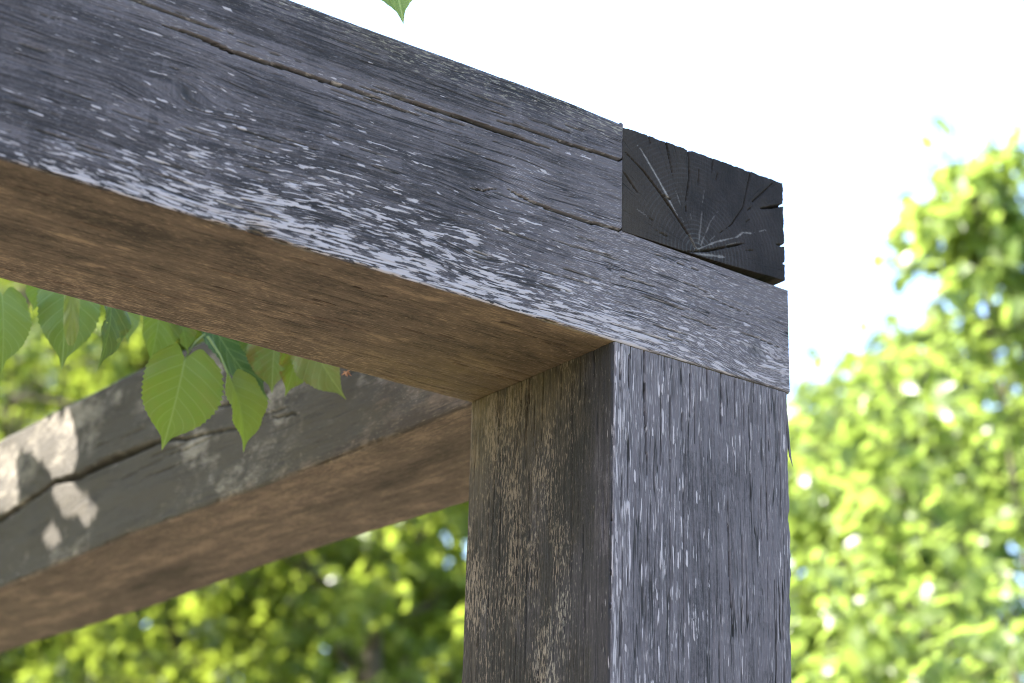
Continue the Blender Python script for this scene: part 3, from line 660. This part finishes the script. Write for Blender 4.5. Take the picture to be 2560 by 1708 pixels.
def post():
    us = arr((-2.26, -0.56, 0.03), (-0.56, -0.0005, 0.0009))
    A, B = 0.2006, 0.2085
    T = Timber(us, A, B, (0.00105, 0.02, 0.03, 0.0009), r=0.0025)
    T.rough(131, 0.0007)
    # narrow growth ridges running down the post
    Sg = T.Sp[None, :]; rid = fbm(T.U*3, Sg*420+2*fbm(T.U*2, Sg*8, 3), 17, 2)
    T.disp += 0.0009*(rid-0.5)
    j, u, c = T.view(3)                              # front
    T.att['bias'][:, j] += -0.055+0.10*np.exp(-(c/0.022)**2)+0.045*np.exp(-((c-0.06)/0.035)**2)*sstep(-0.02, -0.10, u)+0.07*(fbm(u*9, c*40, 5)-0.5)-0.03*sstep(0.11, 0.18, c)+0.040
    T.att['tone'][:, j] += 0.03+0.18*sstep(-0.10, 0.0, u)+0.22*(fbm(u*5, c*30, 6)-0.5)+0.12*sstep(0.17, 0.199, c)+0.12*np.exp(-(c/0.012)**2)
    CR = T.crackline; rs = random.Random(21)
    CR(3, [(-0.1203, 0.0383), (-0.0963, 0.0371), (-0.0558, 0.0350), (0.01, 0.0328)], 0.0013, 0.008, (1, 0), 51)
    CR(3, [(-0.2390, 0.1319), (-0.1797, 0.1285), (-0.1393, 0.1276), (-0.1024, 0.1266)], 0.0011, 0.006, (1, 1), 52)
    for x in (0.0556, 0.0849, 0.1034, 0.1202, 0.1369, 0.159, 0.018, 0.008):
        CR(3, [(-rs.uniform(0.02, 0.07), x+rs.uniform(-.002, .002)), (0.006, x)], 0.0009, 0.005, (1, 0), int(x*3000))
    for i in range(36):
        a = rs.uniform(-0.45, -0.05); cc = rs.uniform(0.004, 0.195); ln = rs.uniform(0.06, 0.22)
        CR(3, [(a, cc+rs.uniform(-.002, .002)), (min(a+ln, -0.002), cc)], rs.uniform(0.0004, 0.0007), 0.002, (1, 1), 400+i, 0.0005, 0.85)
    for i in range(260):
        q = rs.random(); cc = rs.gauss(0.068, 0.026) if q < 0.55 else (rs.uniform(0.003, 0.195) if q < 0.85 else rs.uniform(0.0, 0.014))
        T.fleck(3, rs.uniform(-0.46, -0.008), min(max(cc, 0.002), 0.195), rs.uniform(0.008, 0.021)*rs.choice((1, 1, 1.5)), rs.uniform(0.0012, 0.0025), rs.uniform(-0.03, 0.03), rs.uniform(0.45, 0.95))
    j, u, c = T.view(0)                              # left, sheltered side: c runs from the front arris backwards
    T.att['warm'][:, j] += np.clip(0.50+0.5*(fbm(u*14, c*40, 25)-0.5)+0.25*sstep(-0.15, 0, u)+0.2*sstep(0.05, 0.15, c)-0.35*np.exp(-(c/0.03)**2), 0, 1.2)
    T.att['bias'][:, j] += -0.10+0.08*np.exp(-(c/0.012)**2)
    T.att['tone'][:, j] += -0.30+0.38*sstep(-0.16, 0.0, u)*sstep(0.02, 0.10, c)+0.30*(fbm(u*9, c*25, 26)-0.5)+0.25*sstep(0.16, 0.208, c)
    T.att['dust'][:, j] += 1.1*np.clip(fbm(u*16, c*34, 27)-0.38, 0, 1)*2.0*sstep(0.03, 0.08, c)+0.2
    T.att['algae'][:, j] += 0.55*sstep(-0.09, 0.0, u)*sstep(0.03, 0.11, c)*np.clip(fbm(u*20, c*60, 28)+0.1, 0, 1)+0.35*sstep(-0.25, 0, u)*sstep(0.15, 0.2, c)*fbm(u*8, c*30, 29)
    for y in (0.027, 0.046, 0.072, 0.098, 0.118, 0.13, 0.165):
        CR(0, [(-rs.uniform(0.02, 0.05), y), (0.006, y+rs.uniform(-.001, .001))], 0.0011, 0.005, (1, 0), int(y*5000))
    for i in range(50):
        a = rs.uniform(-0.45, -0.05); cc = rs.uniform(0.004, 0.20); ln = rs.uniform(0.03, 0.14)
        CR(0, [(a, cc+rs.uniform(-.002, .002)), (min(a+ln, -0.002), cc)], rs.uniform(0.0005, 0.0009), 0.002, (1, 1), 500+i, 0.0005, 0.8)
    T.att['warm'][:, T.cols(1)] += 0.5
    # feathered outer arris
    cn = np.where((T.P > A-0.004) & (T.Q < 0.004))[0]
    T.disp[:, cn] -= (0.0016*np.clip(fbm(T.us*60, T.us*0, 91, 4)-0.4, 0, 1)*2)[:, None]
    def mapf(u, p, q): return np.stack(np.broadcast_arrays(p+0.0*u, q, ZB+u), -1)
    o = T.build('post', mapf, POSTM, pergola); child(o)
    o['label'] = 'grey square post with white vertical flecks and a dark brown left side'
    # a long splinter lifting off the outer arris
    P = [(0.1985, 0.0012, -0.020, 0.0016), (0.1992, 0.0008, -0.040, 0.0020), (0.2010, 0.0000, -0.0595, 0.0013), (0.2034, -0.0006, -0.0685, 0.0002)]
    V = []; F = []
    for x, y, z, w in P:
        for a in range(4): V.append((x+w*math.cos(a*1.5708), y+0.6*w*math.sin(a*1.5708), ZB+z))
    for i in range(3):
        for a in range(4): F.append((i*4+a, i*4+(a+1) % 4, i*4+4+(a+1) % 4, i*4+4+a))
    me = mesh_np('splinter', V, np.array(F)); attr_v(me, 'grain', np.array(V))
    for k in ('bias', 'crack', 'knot', 'warm', 'algae', 'tone', 'dust', 'fl'): attr_f(me, k, np.full(len(V), 0.15 if k == 'tone' else 0.0))
    s = link('splinter', me, o, POSTM)
    return o
post()
def plain_post(x, y):
    T = Timber(arr((-2.26, -0.001, 0.05)), 0.199, 0.2085, (0.02, 0.02, 0.02, 0.02)); T.rough(171)
    o = T.build('post', lambda u, p, q: np.stack(np.broadcast_arrays(p+x+0*u, q+y, ZB+u), -1), POSTM, pergola); child(o)
plain_post(-2.9, 0.001); plain_post(-0.10, 2.72)

# ------------------------------------------------------------------ foliage
def unit(v): return v/np.maximum(np.linalg.norm(v, axis=-1, keepdims=True), 1e-9)
def leaves_mesh(name, C, A, N, Ln, Wd, tint, lite=False):
    """many simple folded leaves: centre of base, axis, normal, length, width"""
    A = unit(A); N = unit(N-(N*A).sum(1, keepdims=True)*A); Wv = np.cross(A, N); n = len(C)
    Ln = Ln[:, None]; Wd = Wd[:, None]
    def P(t, s, h): return C+A*Ln*t+Wv*Wd*s+N*Ln*h
    if lite:
        V = np.stack([P(0, 0, 0), P(.46, .55, .10), P(1, 0, -.12), P(.46, -.55, .10)], 1)
        me = mesh_np(name, V.reshape(-1, 3), np.arange(n*4).reshape(-1, 4)); attr_f(me, 'tint', np.repeat(tint, 4)); return me
    V = np.stack([P(0, 0, 0), P(.38, -.5, .10), P(.38, 0, 0), P(.38, .5, .10), P(.74, -.34, .03), P(.74, 0, -.05), P(.74, .34, .03), P(1, 0, -.14)], 1)
    q = np.array([[0, 3, 2, 1], [1, 2, 5, 4], [2, 3, 6, 5], [4, 5, 6, 7]])
    F = (np.arange(n)[:, None, None]*8+q[None]).reshape(-1, 4)
    me = mesh_np(name, V.reshape(-1, 3), F); attr_f(me, 'tint', np.repeat(tint, 8)); return me
def tubes_mesh(name, polys, sides=6):
    """polys: list of (points, radii)"""
    Vs = []; Fs = []; off = 0
    for P, R in polys:
        P = np.array(P, float); R = np.array(R, float); T = unit(np.gradient(P, axis=0))
        ref = np.where(np.abs(T[:, 2:3]) > 0.9, np.array([[1., 0, 0]]), np.array([[0, 0, 1.]])); X = unit(np.cross(T, ref)); Y = np.cross(T, X)
        a = np.arange(sides)*2*math.pi/sides
        V = P[:, None]+R[:, None, None]*(X[:, None]*np.cos(a)[None, :, None]+Y[:, None]*np.sin(a)[None, :, None])
        i = np.arange(len(P)*sides).reshape(len(P), sides)+off; nx = np.roll(i, -1, 1)
        Fs.append(np.stack([i[:-1], nx[:-1], nx[1:], i[1:]], -1).reshape(-1, 4)); Vs.append(V.reshape(-1, 3)); off += len(P)*sides
    return mesh_np(name, np.concatenate(Vs), np.concatenate(Fs))
def bent(p0, d, ln, n, rng, wob=0.12, grav=0.0):
    P = [np.array(p0, float)]; d = np.array(d, float)
    for i in range(n):
        d = d+rng.normal(0, wob, 3)+np.array([0, 0, -grav]); d = d/np.linalg.norm(d); P.append(P[-1]+d*ln/n)
    return np.array(P)

def skeleton(base, H, prof, nl, ns, nt, rng, trunk_r, up=0.5, droop=0.05, lo=0.12, bias=None):
    """trunk, limbs with side branches, twig polylines. prof(t): crown radius at relative height t"""
    tr = bent(base, (0, 0, 1), H*0.97, 10, rng, 0.018); tr_r = np.linspace(trunk_r, trunk_r*0.12, len(tr))
    limbs = []; twigs = []
    for i in range(nl):
        t = lo+(0.97-lo)*((i+rng.random())/nl); k = t*(len(tr)-1); a = int(min(k, len(tr)-2)); p = tr[a]+(tr[a+1]-tr[a])*(k-a)
        az = i*2.399+rng.normal(0, 0.4)
        if bias is not None and rng.random() < 0.5: az = bias+rng.normal(0, 0.6)
        ln = max(0.25, prof(t)*rng.uniform(0.75, 1.1)); e = up*(0.4+t)+rng.normal(0, 0.12)
        d = np.array([math.cos(az)*math.cos(e), math.sin(az)*math.cos(e), math.sin(e)])
        L = bent(p, d, ln, 6, rng, 0.10, droop); r0 = max(0.006, trunk_r*0.36*(1-0.6*t)); grp = [(L, np.linspace(r0, r0*0.2, len(L)))]
        for s in range(ns):
            q = rng.uniform(0.2, 1.0); m = int(min(q*(len(L)-1), len(L)-2)); ps = L[m]+(L[m+1]-L[m])*(q*(len(L)-1)-m)
            ds = unit((L[m+1]-L[m])[None])[0]*0.6+rng.normal(0, 0.55, 3)+np.array([0, 0, 0.12]); ds /= np.linalg.norm(ds)
            B = bent(ps, ds, ln*rng.uniform(0.25, 0.5), 4, rng, 0.14, droop); grp.append((B, np.linspace(r0*0.4, r0*0.12, len(B))))
            for w in range(nt):
                q2 = rng.uniform(0.15, 1.0); m2 = int(min(q2*4, 3)); pw = B[m2]+(B[m2+1]-B[m2])*(q2*4-m2)
                dw = unit((B[m2+1]-B[m2])[None])[0]*0.5+rng.normal(0, 0.6, 3); dw /= np.linalg.norm(dw)
                Wg = bent(pw, dw, rng.uniform(0.18, 0.34), 3, rng, 0.15, droop*2); twigs.append(Wg)
                if w % 3 == 0: grp.append((Wg, np.linspace(0.0035, 0.0015, 4)))
        limbs.append(grp)
    return (tr, tr_r), limbs, twigs
def leaf_set(twigs, per, size, rng, flat=0.55):
    W = np.array(twigs); n = len(W); idx = np.repeat(np.arange(n), per); t = rng.random(n*per)**0.8*3*0.999
    m = t.astype(int); fr = (t-m)[:, None]; P0 = W[idx, m]; P1 = W[idx, m+1]
    C = P0+(P1-P0)*fr+rng.normal(0, 0.015, (n*per, 3)); ax = unit(P1-P0)*0.6+rng.normal(0, 0.6, (n*per, 3)); ax[:, 2] -= 0.25
    nm = rng.normal(0, 0.6, (n*per, 3)); nm[:, 2] += flat*1.6
    Ln = size*rng.uniform(0.6, 1.15, n*per); Wd = Ln*rng.uniform(0.52, 0.72, n*per)
    tint = np.clip(rng.normal(0.5, 0.25, n*per), 0, 1)
    return [C, ax, nm, Ln, Wd, tint]
_single = {}
def tree(name, label, group, base, H, prof, nl, ns, nt, per, size, mat, seed, trunk_r=0.09, up=0.5, keep=None, parts=0, flat=0.55, lo=0.12, cat='tree'):
    rng = np.random.default_rng(seed); base = np.array([base[0], base[1], 0.0])
    (tr, trr), limbs, twigs = skeleton(base, H, prof, nl, ns, nt, rng, trunk_r, up, lo=lo)
    root = empty(name, tuple(base), label, cat, group)
    inv = Matrix.Translation(tuple(-base))
    def ch(o): o.matrix_parent_inverse = inv; return o
    ch(link('trunk', tubes_mesh('trunk', [(tr, trr)], 10), root, BARK))
    for g in limbs:
        if keep is not None and not all(keep(P).all() for P, _ in g): continue
        ch(link('branch', tubes_mesh('branch', g, 5 if parts else 4), root, BARK))
    Ls = leaf_set(twigs, per, size, rng, flat)
    if keep is not None:
        k = keep(Ls[0]+unit(Ls[1])*Ls[3][:, None]*0.5); Ls = [a[k] for a in Ls]
    if parts:
        x, y, z = px_of(Ls[0]); vis = (x > 1985) & (x < 2550) & (y > 10) & (y < 1700)
        order = np.argsort(np.where(vis, z, 1e9))[:parts]; sel = np.zeros(len(x), bool); sel[order[vis[order]]] = True
        for i in np.where(sel)[0]:
            a = Ls[1][i]/np.linalg.norm(Ls[1][i]); nn = Ls[2][i]-(Ls[2][i]@a)*a; nn /= np.linalg.norm(nn); wv = np.cross(a, nn)
            key = (mat.name, int(Ls[5][i]*4.99))
            if key not in _single:
                e = np.eye(3); me = leaves_mesh('leaf', np.zeros((1, 3)), e[:1], e[2:3], np.ones(1), np.full(1, 0.6), np.full(1, (key[1]+.5)/5)); me.materials.append(mat); _single[key] = me
            o = bpy.data.objects.new('leaf', _single[key]); COL.objects.link(o); o.parent = root
            s = Ls[3][i]; c = Ls[0][i]-base
            w = np.cross(a, nn)
            o.matrix_basis = Matrix(((a[0]*s, -w[0]*s, nn[0]*s, c[0]), (a[1]*s, -w[1]*s, nn[1]*s, c[1]), (a[2]*s, -w[2]*s, nn[2]*s, c[2]), (0, 0, 0, 1)))
        Ls = [a[~sel] for a in Ls]
    cr = ch(link('crown', leaves_mesh('crown', *Ls, lite=not parts), root, mat)); cr['kind'] = 'stuff'
    return root, ch

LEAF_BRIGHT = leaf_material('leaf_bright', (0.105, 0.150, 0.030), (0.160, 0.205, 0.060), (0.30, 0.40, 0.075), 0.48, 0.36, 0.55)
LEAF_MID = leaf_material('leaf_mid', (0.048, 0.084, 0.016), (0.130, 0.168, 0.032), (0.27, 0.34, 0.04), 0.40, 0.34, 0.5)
LEAF_SUNNY = leaf_material('leaf_sunny', (0.080, 0.120, 0.024), (0.150, 0.190, 0.045), (0.32, 0.40, 0.05), 0.46, 0.36, 0.5)  # sunlit brightness put into the leaf colour
LEAF_DARK = leaf_material('leaf_dark', (0.030, 0.055, 0.012), (0.070, 0.105, 0.022), (0.12, 0.19, 0.02), 0.38, 0.40, 0.5)
LEAF_LINDEN = leaf_material('leaf_linden', (0.045, 0.115, 0.018), (0.09, 0.18, 0.025), (0.14, 0.30, 0.025), 0.35, 0.45, 0.4)

def gnd(px, depth): p = at(px, 1700, depth); return (p[0], p[1])
cone = lambda r, k=0.8: (lambda t: r*max(0.12, math.sin(math.pi*min(1, max(0, t*0.92+0.06)))**0.6*(1-t)**0.45*1.25))
ball = lambda r: (lambda t: r*max(0.15, math.sin(math.pi*min(0.98, 0.08+0.9*t))**0.55))
G1 = 'trees on the right of the pergola'; G2 = 'background trees seen under the rear beam'
tree('young_tree', 'tall bright yellow-green young tree at the right edge, its top against the sky', G1, gnd(2690, 7.4), 5.35, cone(1.4), 30, 6, 5, 7, 0.098, LEAF_BRIGHT, 11, 0.03, 0.7, parts=220)
tree('young_tree', 'low bright leafy tree right of the post, below the sky gap', G1, gnd(2220, 8.4), 4.42, cone(1.1), 30, 7, 6, 9, 0.090, LEAF_BRIGHT, 12, 0.03, 0.6, parts=80)
tree('young_tree', 'bright bushy tree behind the tall young tree at the right edge', G1, gnd(2540, 10.5), 5.45, ball(1.6), 34, 8, 8, 11, 0.10, LEAF_BRIGHT, 14, 0.06, 0.5)
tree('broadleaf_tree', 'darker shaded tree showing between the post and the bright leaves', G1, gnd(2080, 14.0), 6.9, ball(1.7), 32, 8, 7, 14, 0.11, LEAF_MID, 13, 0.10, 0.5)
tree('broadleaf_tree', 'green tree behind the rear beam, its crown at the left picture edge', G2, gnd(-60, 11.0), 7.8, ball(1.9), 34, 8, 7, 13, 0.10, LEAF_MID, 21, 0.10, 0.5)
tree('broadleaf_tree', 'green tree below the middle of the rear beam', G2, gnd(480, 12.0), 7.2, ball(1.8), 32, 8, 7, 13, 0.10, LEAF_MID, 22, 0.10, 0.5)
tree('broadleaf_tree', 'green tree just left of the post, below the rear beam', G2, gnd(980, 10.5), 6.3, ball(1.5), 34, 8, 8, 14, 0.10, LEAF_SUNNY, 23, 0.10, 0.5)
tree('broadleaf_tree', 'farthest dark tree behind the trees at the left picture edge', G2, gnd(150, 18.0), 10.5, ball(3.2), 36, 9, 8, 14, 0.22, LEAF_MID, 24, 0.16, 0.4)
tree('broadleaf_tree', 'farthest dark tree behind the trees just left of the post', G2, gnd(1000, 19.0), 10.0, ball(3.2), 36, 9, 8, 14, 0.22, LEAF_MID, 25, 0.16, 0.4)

# ---- linden over the pergola
SPOT = np.array([(1.36, .225), (1.065, .218), (1.0315, .1762), (1.0187, .1392), (.988, .0885), (.9475, .0472), (1.02, .06), (1.0355, .03), (1.10, .08), (1.1542, .1008), (1.26, .11), (1.36, .13)])
def in_poly(x, y, P):
    r = np.zeros(np.shape(x), bool); j = len(P)-1
    for i in range(len(P)):
        c = ((P[i, 1] > y) != (P[j, 1] > y)) & (x < (P[j, 0]-P[i, 0])*(y-P[i, 1])/(P[j, 1]-P[i, 1]+1e-12)+P[i, 0]); r ^= c; j = i
    return r
def clear_of_view(C):
    C = np.atleast_2d(C); x, y, z = px_of(C); m = 130
    inv = (z > 0.1) & (x > -m) & (x < 2560+m) & (y > -m) & (y < 1708+m)
    t = (C[:, 0]+0.030)/S[0]; hit = C-S*t[:, None]; sun = in_poly(hit[:, 1], hit[:, 2]-ZB, SPOT)
    for a in range(10):
        for rr_ in (0.035, 0.07): sun = sun | in_poly(hit[:, 1]+rr_*math.cos(a*.628), hit[:, 2]-ZB+rr_*math.sin(a*.628), SPOT)
    sun = sun & (t > 0)
    low = (C[:, 2] < ZB+0.35) & (C[:, 1] < 1.0) & (C[:, 0] > -1.2)
    near = np.linalg.norm(C-CAM, axis=1) < 1.5
    return ~(inv | sun | low | near)
lin, lin_ch = tree('linden_tree', 'linden tree whose heart-shaped leaves hang down behind the front beam', None, (-2.9, 3.9), 8.2, lambda t: 3.6*max(0.2, math.sin(math.pi*min(.98, .1+.88*t))**0.5),
                   40, 9, 6, 10, 0.10, LEAF_LINDEN, 31, 0.17, 0.25, keep=clear_of_view, lo=0.34)
rng = np.random.default_rng(77)
n = 6500                                        # unseen leaves added between sun and pergola to shade the timbers
yy = rng.uniform(-0.05, 1.75, n); zz = rng.uniform(-0.7, 0.35, n); t = rng.uniform(1.3, 3.6, n)
C = np.stack([rng.uniform(-0.25, 0.25, n), yy, ZB+zz], -1)+S*t[:, None]
ax = rng.normal(0, 0.6, (n, 3)); ax[:, 2] -= 0.5; nm = rng.normal(0, 0.6, (n, 3))+S*0.6
k = clear_of_view(C+unit(ax)*0.05); C, ax, nm = C[k], ax[k], nm[k]; n = len(C)
Ln = rng.uniform(0.07, 0.12, n); o = lin_ch(link('sun_block_leaves', leaves_mesh('sun_block_leaves', C, ax, nm, Ln, Ln*0.8, rng.random(n)), lin, LEAF_LINDEN)); o['kind'] = 'stuff'
for i in range(9):
    e = C[rng.integers(0, n)]; P = bent((-2.9+rng.normal(0, .1), 3.9+rng.normal(0, .1), 3.2+0.35*i), e-np.array([-2.9, 3.9, 3.2+0.35*i]), np.linalg.norm(e-np.array([-2.9, 3.9, 3.2+0.35*i])), 8, rng, 0.03)
    if clear_of_view(P).all(): lin_ch(link('branch', tubes_mesh('branch', [(P, np.linspace(0.03, 0.006, 9))], 6), lin, BARK))

def hero_leaf(base, tip, db, dt, width, roll=0, fold=0.25, curl=0.10, tint=0.7, pale=0.0, brown=0.0, stalk=None, holes=0, seed=0, serr=1.0, label=None, name='leaf', strap=False):
    b = at(*base, db); tp = at(*tip, dt); L = np.linalg.norm(tp-b); a = (tp-b)/L; v = unit(((b+tp)/2-CAM)[None])[0]
    w = np.cross(a, v); w /= np.linalg.norm(w); nrm = np.cross(w, a); rr = math.radians(roll)
    w, nrm = w*math.cos(rr)+nrm*math.sin(rr), nrm*math.cos(rr)-w*math.sin(rr)
    nt_, nsn = 96, 10
    t = np.linspace(0, 1, nt_+1)[:, None]; s = np.linspace(-1, 1, 2*nsn+1)[None, :]
    rs = np.random.default_rng(seed+900)
    if strap: prof = np.minimum(1, 4*np.minimum(t+0.03, 1.02-t))**0.5*np.ones_like(s)
    else:
        tt = np.linspace(0, 1, 400); pp = np.interp(tt, [0, .03, .10, .2, .3, .4, .52, .64, .74, .81, .86, .91, 1], [.42, .64, .86, .97, 1, .985, .90, .72, .48, .26, .125, .075, 0])
        ker = np.hanning(23); ker /= ker.sum(); pp = np.convolve(np.pad(pp, 11, mode='edge'), ker, 'valid'); pp[-1] = 0
        prof = np.interp(t, tt, pp)*np.ones_like(s)
    asym = 1+0.07*np.sign(s)*(1 if seed % 2 else -1)
    saw = 1+serr*0.075*((np.abs(((t*19+0.21*np.sign(s)) % 1.0)-0.25)*1.2)-0.4)*(np.abs(s) > 0.95)
    X = s*width/2*prof*asym*saw
    Y = L*(t-(0 if strap else 0.13)*np.sin(np.pi*np.abs(s)**1.2*0.75)*(1-t)**5)
    lim = np.abs(s)*prof; prof = prof+0*s
    Zh = fold*width/2*lim+curl*L*(t*(1-t))*4*0.5-0.15*curl*L*lim**2+0.028*L*np.sin(t*17-np.abs(s)*5)*lim+0.015*L*(fbm(t*5+seed, s*3+seed*1.7, seed)-0.5)*lim*3
    V = b+X[..., None]*w+Y[..., None]*a-Zh[..., None]*nrm
    i = np.arange(V.shape[0]*V.shape[1]).reshape(V.shape[:2]); F = np.stack([i[:-1, :-1], i[1:, :-1], i[1:, 1:], i[:-1, 1:]], -1)
    keepf = np.ones(F.shape[:2], bool)
    for h in range(abs(holes)):
        ci, cj = rs.integers(6, nt_-6), rs.integers(2, 2*nsn-2); R = rs.uniform(0.6, 1.6) if holes > 0 else rs.uniform(1.5, 4.5)
        if holes < 0: cj = rs.choice([0, 2*nsn-1])
        I, J = np.meshgrid(np.arange(nt_), np.arange(2*nsn), indexing='ij'); keepf &= ((I-ci)/1.6)**2+((J-cj)/1.0)**2 > R*R
    org = b
    me = mesh_np(name, (V-org).reshape(-1, 3), F[keepf]); attr_v(me, 'leafuv', np.stack(np.broadcast_arrays(s, t, prof), -1).reshape(-1, 3))
    attr_f(me, 'tint', np.full(V[..., 0].size, tint)); attr_f(me, 'pale', np.full(V[..., 0].size, pale)); attr_f(me, 'brown', (brown*sstep(0.2, 1.0, lim*np.ones_like(t)+t*0.4)).ravel())
    o = lin_ch(link(name, me, lin, HERO)); o.location = tuple(org)
    if label: o['label'] = label
    if stalk is not None:
        e = at(*stalk); m = 0.5*(b+e)+np.array([0, 0, 0.004]); pts = np.array([b+a*0.002, m, e])-org
        sm = tubes_mesh('stalk', [(pts, [0.0012, 0.0011, 0.0014])], 6)
        n_ = len(sm.vertices); attr_v(sm, 'leafuv', np.tile([0, .5, .5], (n_, 1))); attr_f(sm, 'tint', np.full(n_, .9)); attr_f(sm, 'pale', np.full(n_, .1)); attr_f(sm, 'brown', np.zeros(n_))
        st = link('stalk', sm, o, HERO)
    return o
D = 2.15
hero_leaf((462, 895), (404, 1126), D, D-.01, 0.080, 10, 0.20, 0.16, 0.85, 0.0, 0.1, (512, 836, D+.02), 0, 1, label='large bright heart-shaped leaf hanging face-on')
hero_leaf((578, 950), (608, 1133), D-.02, D-.02, 0.062, 55, 0.42, 0.15, 0.85, 0.45, 0.05, (520, 842, D+.01), 0, 2, label='folded pale leaf beside the large one')
hero_leaf((165, 700), (153, 928), D, D-.03, 0.062, 12, 0.2, 0.08, 0.62, 0.05, 0.05, None, 0, 3)
hero_leaf((182, 690), (178, 864), D-.06, D-.06, 0.015, 5, 0.1, 0.04, 1.0, 0.95, 0.0, None, 0, 4, 0.0, 'pale yellow strap-shaped flower bract', 'bract', True)
hero_leaf((275, 720), (240, 930), D-.03, D-.05, 0.045, 55, 0.35, 0.16, 0.15, 0.30, 0.15, None, 9, 5, label='dull grey-green leaf peppered with small holes')
hero_leaf((300, 745), (322, 862), D+.08, D+.08, 0.036, 20, 0.3, 0.1, 0.55, 0.6, 0.0, None, 0, 6)
hero_leaf((400, 755), (372, 915), D+.03, D+.02, 0.046, 30, 0.3, 0.12, 0.75, 0.0, 0.05, None, 0, 7)
hero_leaf((440, 770), (470, 888), D+.05, D+.05, 0.036, 35, 0.3, 0.1, 0.45, 0.35, 0.3, None, -3, 8)
hero_leaf((5, 740), (4, 932), D-.02, D-.04, 0.050, 20, 0.2, 0.1, 0.75, 0.1, 0.0, None, 0, 9)
hero_leaf((525, 800), (680, 1008), D+.06, D+.05, 0.048, 40, 0.35, -0.12, 0.05, 0.0, 0.0, None, 0, 10, label='dark blue-green leaf hanging behind the others')
hero_leaf((640, 800), (655, 925), D+.04, D+.04, 0.048, 15, 0.2, 0.1, 0.45, 0.2, 0.0, None, 0, 11)
hero_leaf((690, 830), (680, 985), D+.02, D+.02, 0.050, -20, 0.25, 0.1, 0.75, 0.05, 0.5, None, 0, 12)
hero_leaf((745, 845), (712, 992), D+.01, D+.01, 0.042, 25, 0.3, 0.14, 1.0, 0.0, 0.6, None, -4, 13, label='yellowing ragged leaf eaten at its margin')
hero_leaf((770, 845), (866, 1000), D-.02, D-.03, 0.046, -25, 0.45, 0.1, 0.55, 0.55, 0.25, None, 0, 14, label='pale underside of a leaf nearest the post')
hero_leaf((105, 690), (82, 778), D+.05, D+.05, 0.035, 20, 0.3, 0.1, 0.8, 0.0, 0.0, None, 0, 15)
hero_leaf((962, -150), (1009, 62), 1.80, 1.76, 0.058, 12, 0.15, 0.06, 0.8, 0.2, 0.0, None, 0, 16, label='single leaf tip hanging into the sky above the front beam')
# unseen leaves added to block the sun, gaps shaping the rear beam's light patches
LIGHT = [np.array([(1.36, .225), (1.2312, .2206), (1.1742, .2207), (1.065, .221), (1.0315, .1762), (1.0187, .1392), (1.0298, .1183), (1.0762, .1393), (1.1266, .1722), (1.1681, .1847), (1.1892, .1787), (1.1542, .1008), (1.1828, .1002), (1.2494, .1350), (1.36, .15)]),
         np.array([(1.0725, .1151), (1.0222, .1083), (.985, .0885), (.9614, .0656), (.9455, .0452), (.9769, .0563), (1.0387, .0847)]),
         np.array([(1.1020, .0855), (1.0516, .0610), (1.0315, .0319), (1.060, .0380)])]
rng = np.random.default_rng(5); keep_ = []
for n_, lo_, hi_, sh in ((1500, 0.05, 0.09, 0.52), (3500, 0.022, 0.036, 0.5)):
    yy = rng.uniform(0.84, 1.42, n_); zz = rng.uniform(-0.06, 0.28, n_); ln = rng.uniform(lo_, hi_, n_); bad = np.zeros(n_, bool)
    for P in LIGHT:
        bad |= in_poly(yy, zz, P)
        for a in range(14):
            for q in (0.5, 1.0): bad |= in_poly(yy+ln*sh*q*math.cos(a*.4488), zz+ln*sh*q*math.sin(a*.4488), P)
    m = ~bad; keep_.append(np.stack([yy[m], zz[m], ln[m]], -1))
K = np.concatenate(keep_); n_ = len(K); ds = rng.uniform(0.65, 1.15, n_)
Cc = np.stack([np.full(n_, -0.03), K[:, 0], ZB+K[:, 1]], -1)+S*ds[:, None]
ax = rng.normal(0, 1, (n_, 3)); ax -= (ax@S)[:, None]*S; ax = unit(ax); nm = S+rng.normal(0, 0.25, (n_, 3)); Cb = Cc-ax*K[:, 2:3]*0.5
x, y, z = px_of(Cc); ok = ~((x > -60) & (x < 2620) & (y > -60) & (y < 1768))
o = lin_ch(link('sun_block_leaves', leaves_mesh('sun_block_leaves', Cb[ok], ax[ok], nm[ok], K[ok, 2], K[ok, 2]*0.8, rng.random(ok.sum())), lin, LEAF_LINDEN)); o['kind'] = 'stuff'

# dried flower remains caught on the palest leaf
o_ = at(866, 932, D-.06); rs = random.Random(4); V = []
polys = []
for i in range(9):
    d = np.array([rs.gauss(0, 1), rs.gauss(0, 1), rs.gauss(-0.5, 0.8)]); d = d/np.linalg.norm(d)*rs.uniform(0.003, 0.006); polys.append(([d*0, d*0.5+np.array([0, 0, .0006]), d], [0.0009, 0.0007, 0.0003]))
nt = NT('dried_flower'); tcv = nt.n.new('ShaderNodeTexCoord').outputs['Object']
dm = nt.done(nt.principled(nt.mix(nt.noise(tcv, 400, 2, 0.5), (0.30, 0.10, 0.035), (0.42, 0.27, 0.16)), 0.8))
o = lin_ch(link('dried_flower', tubes_mesh('dried_flower', polys, 5), lin, dm)); o.location = tuple(o_)
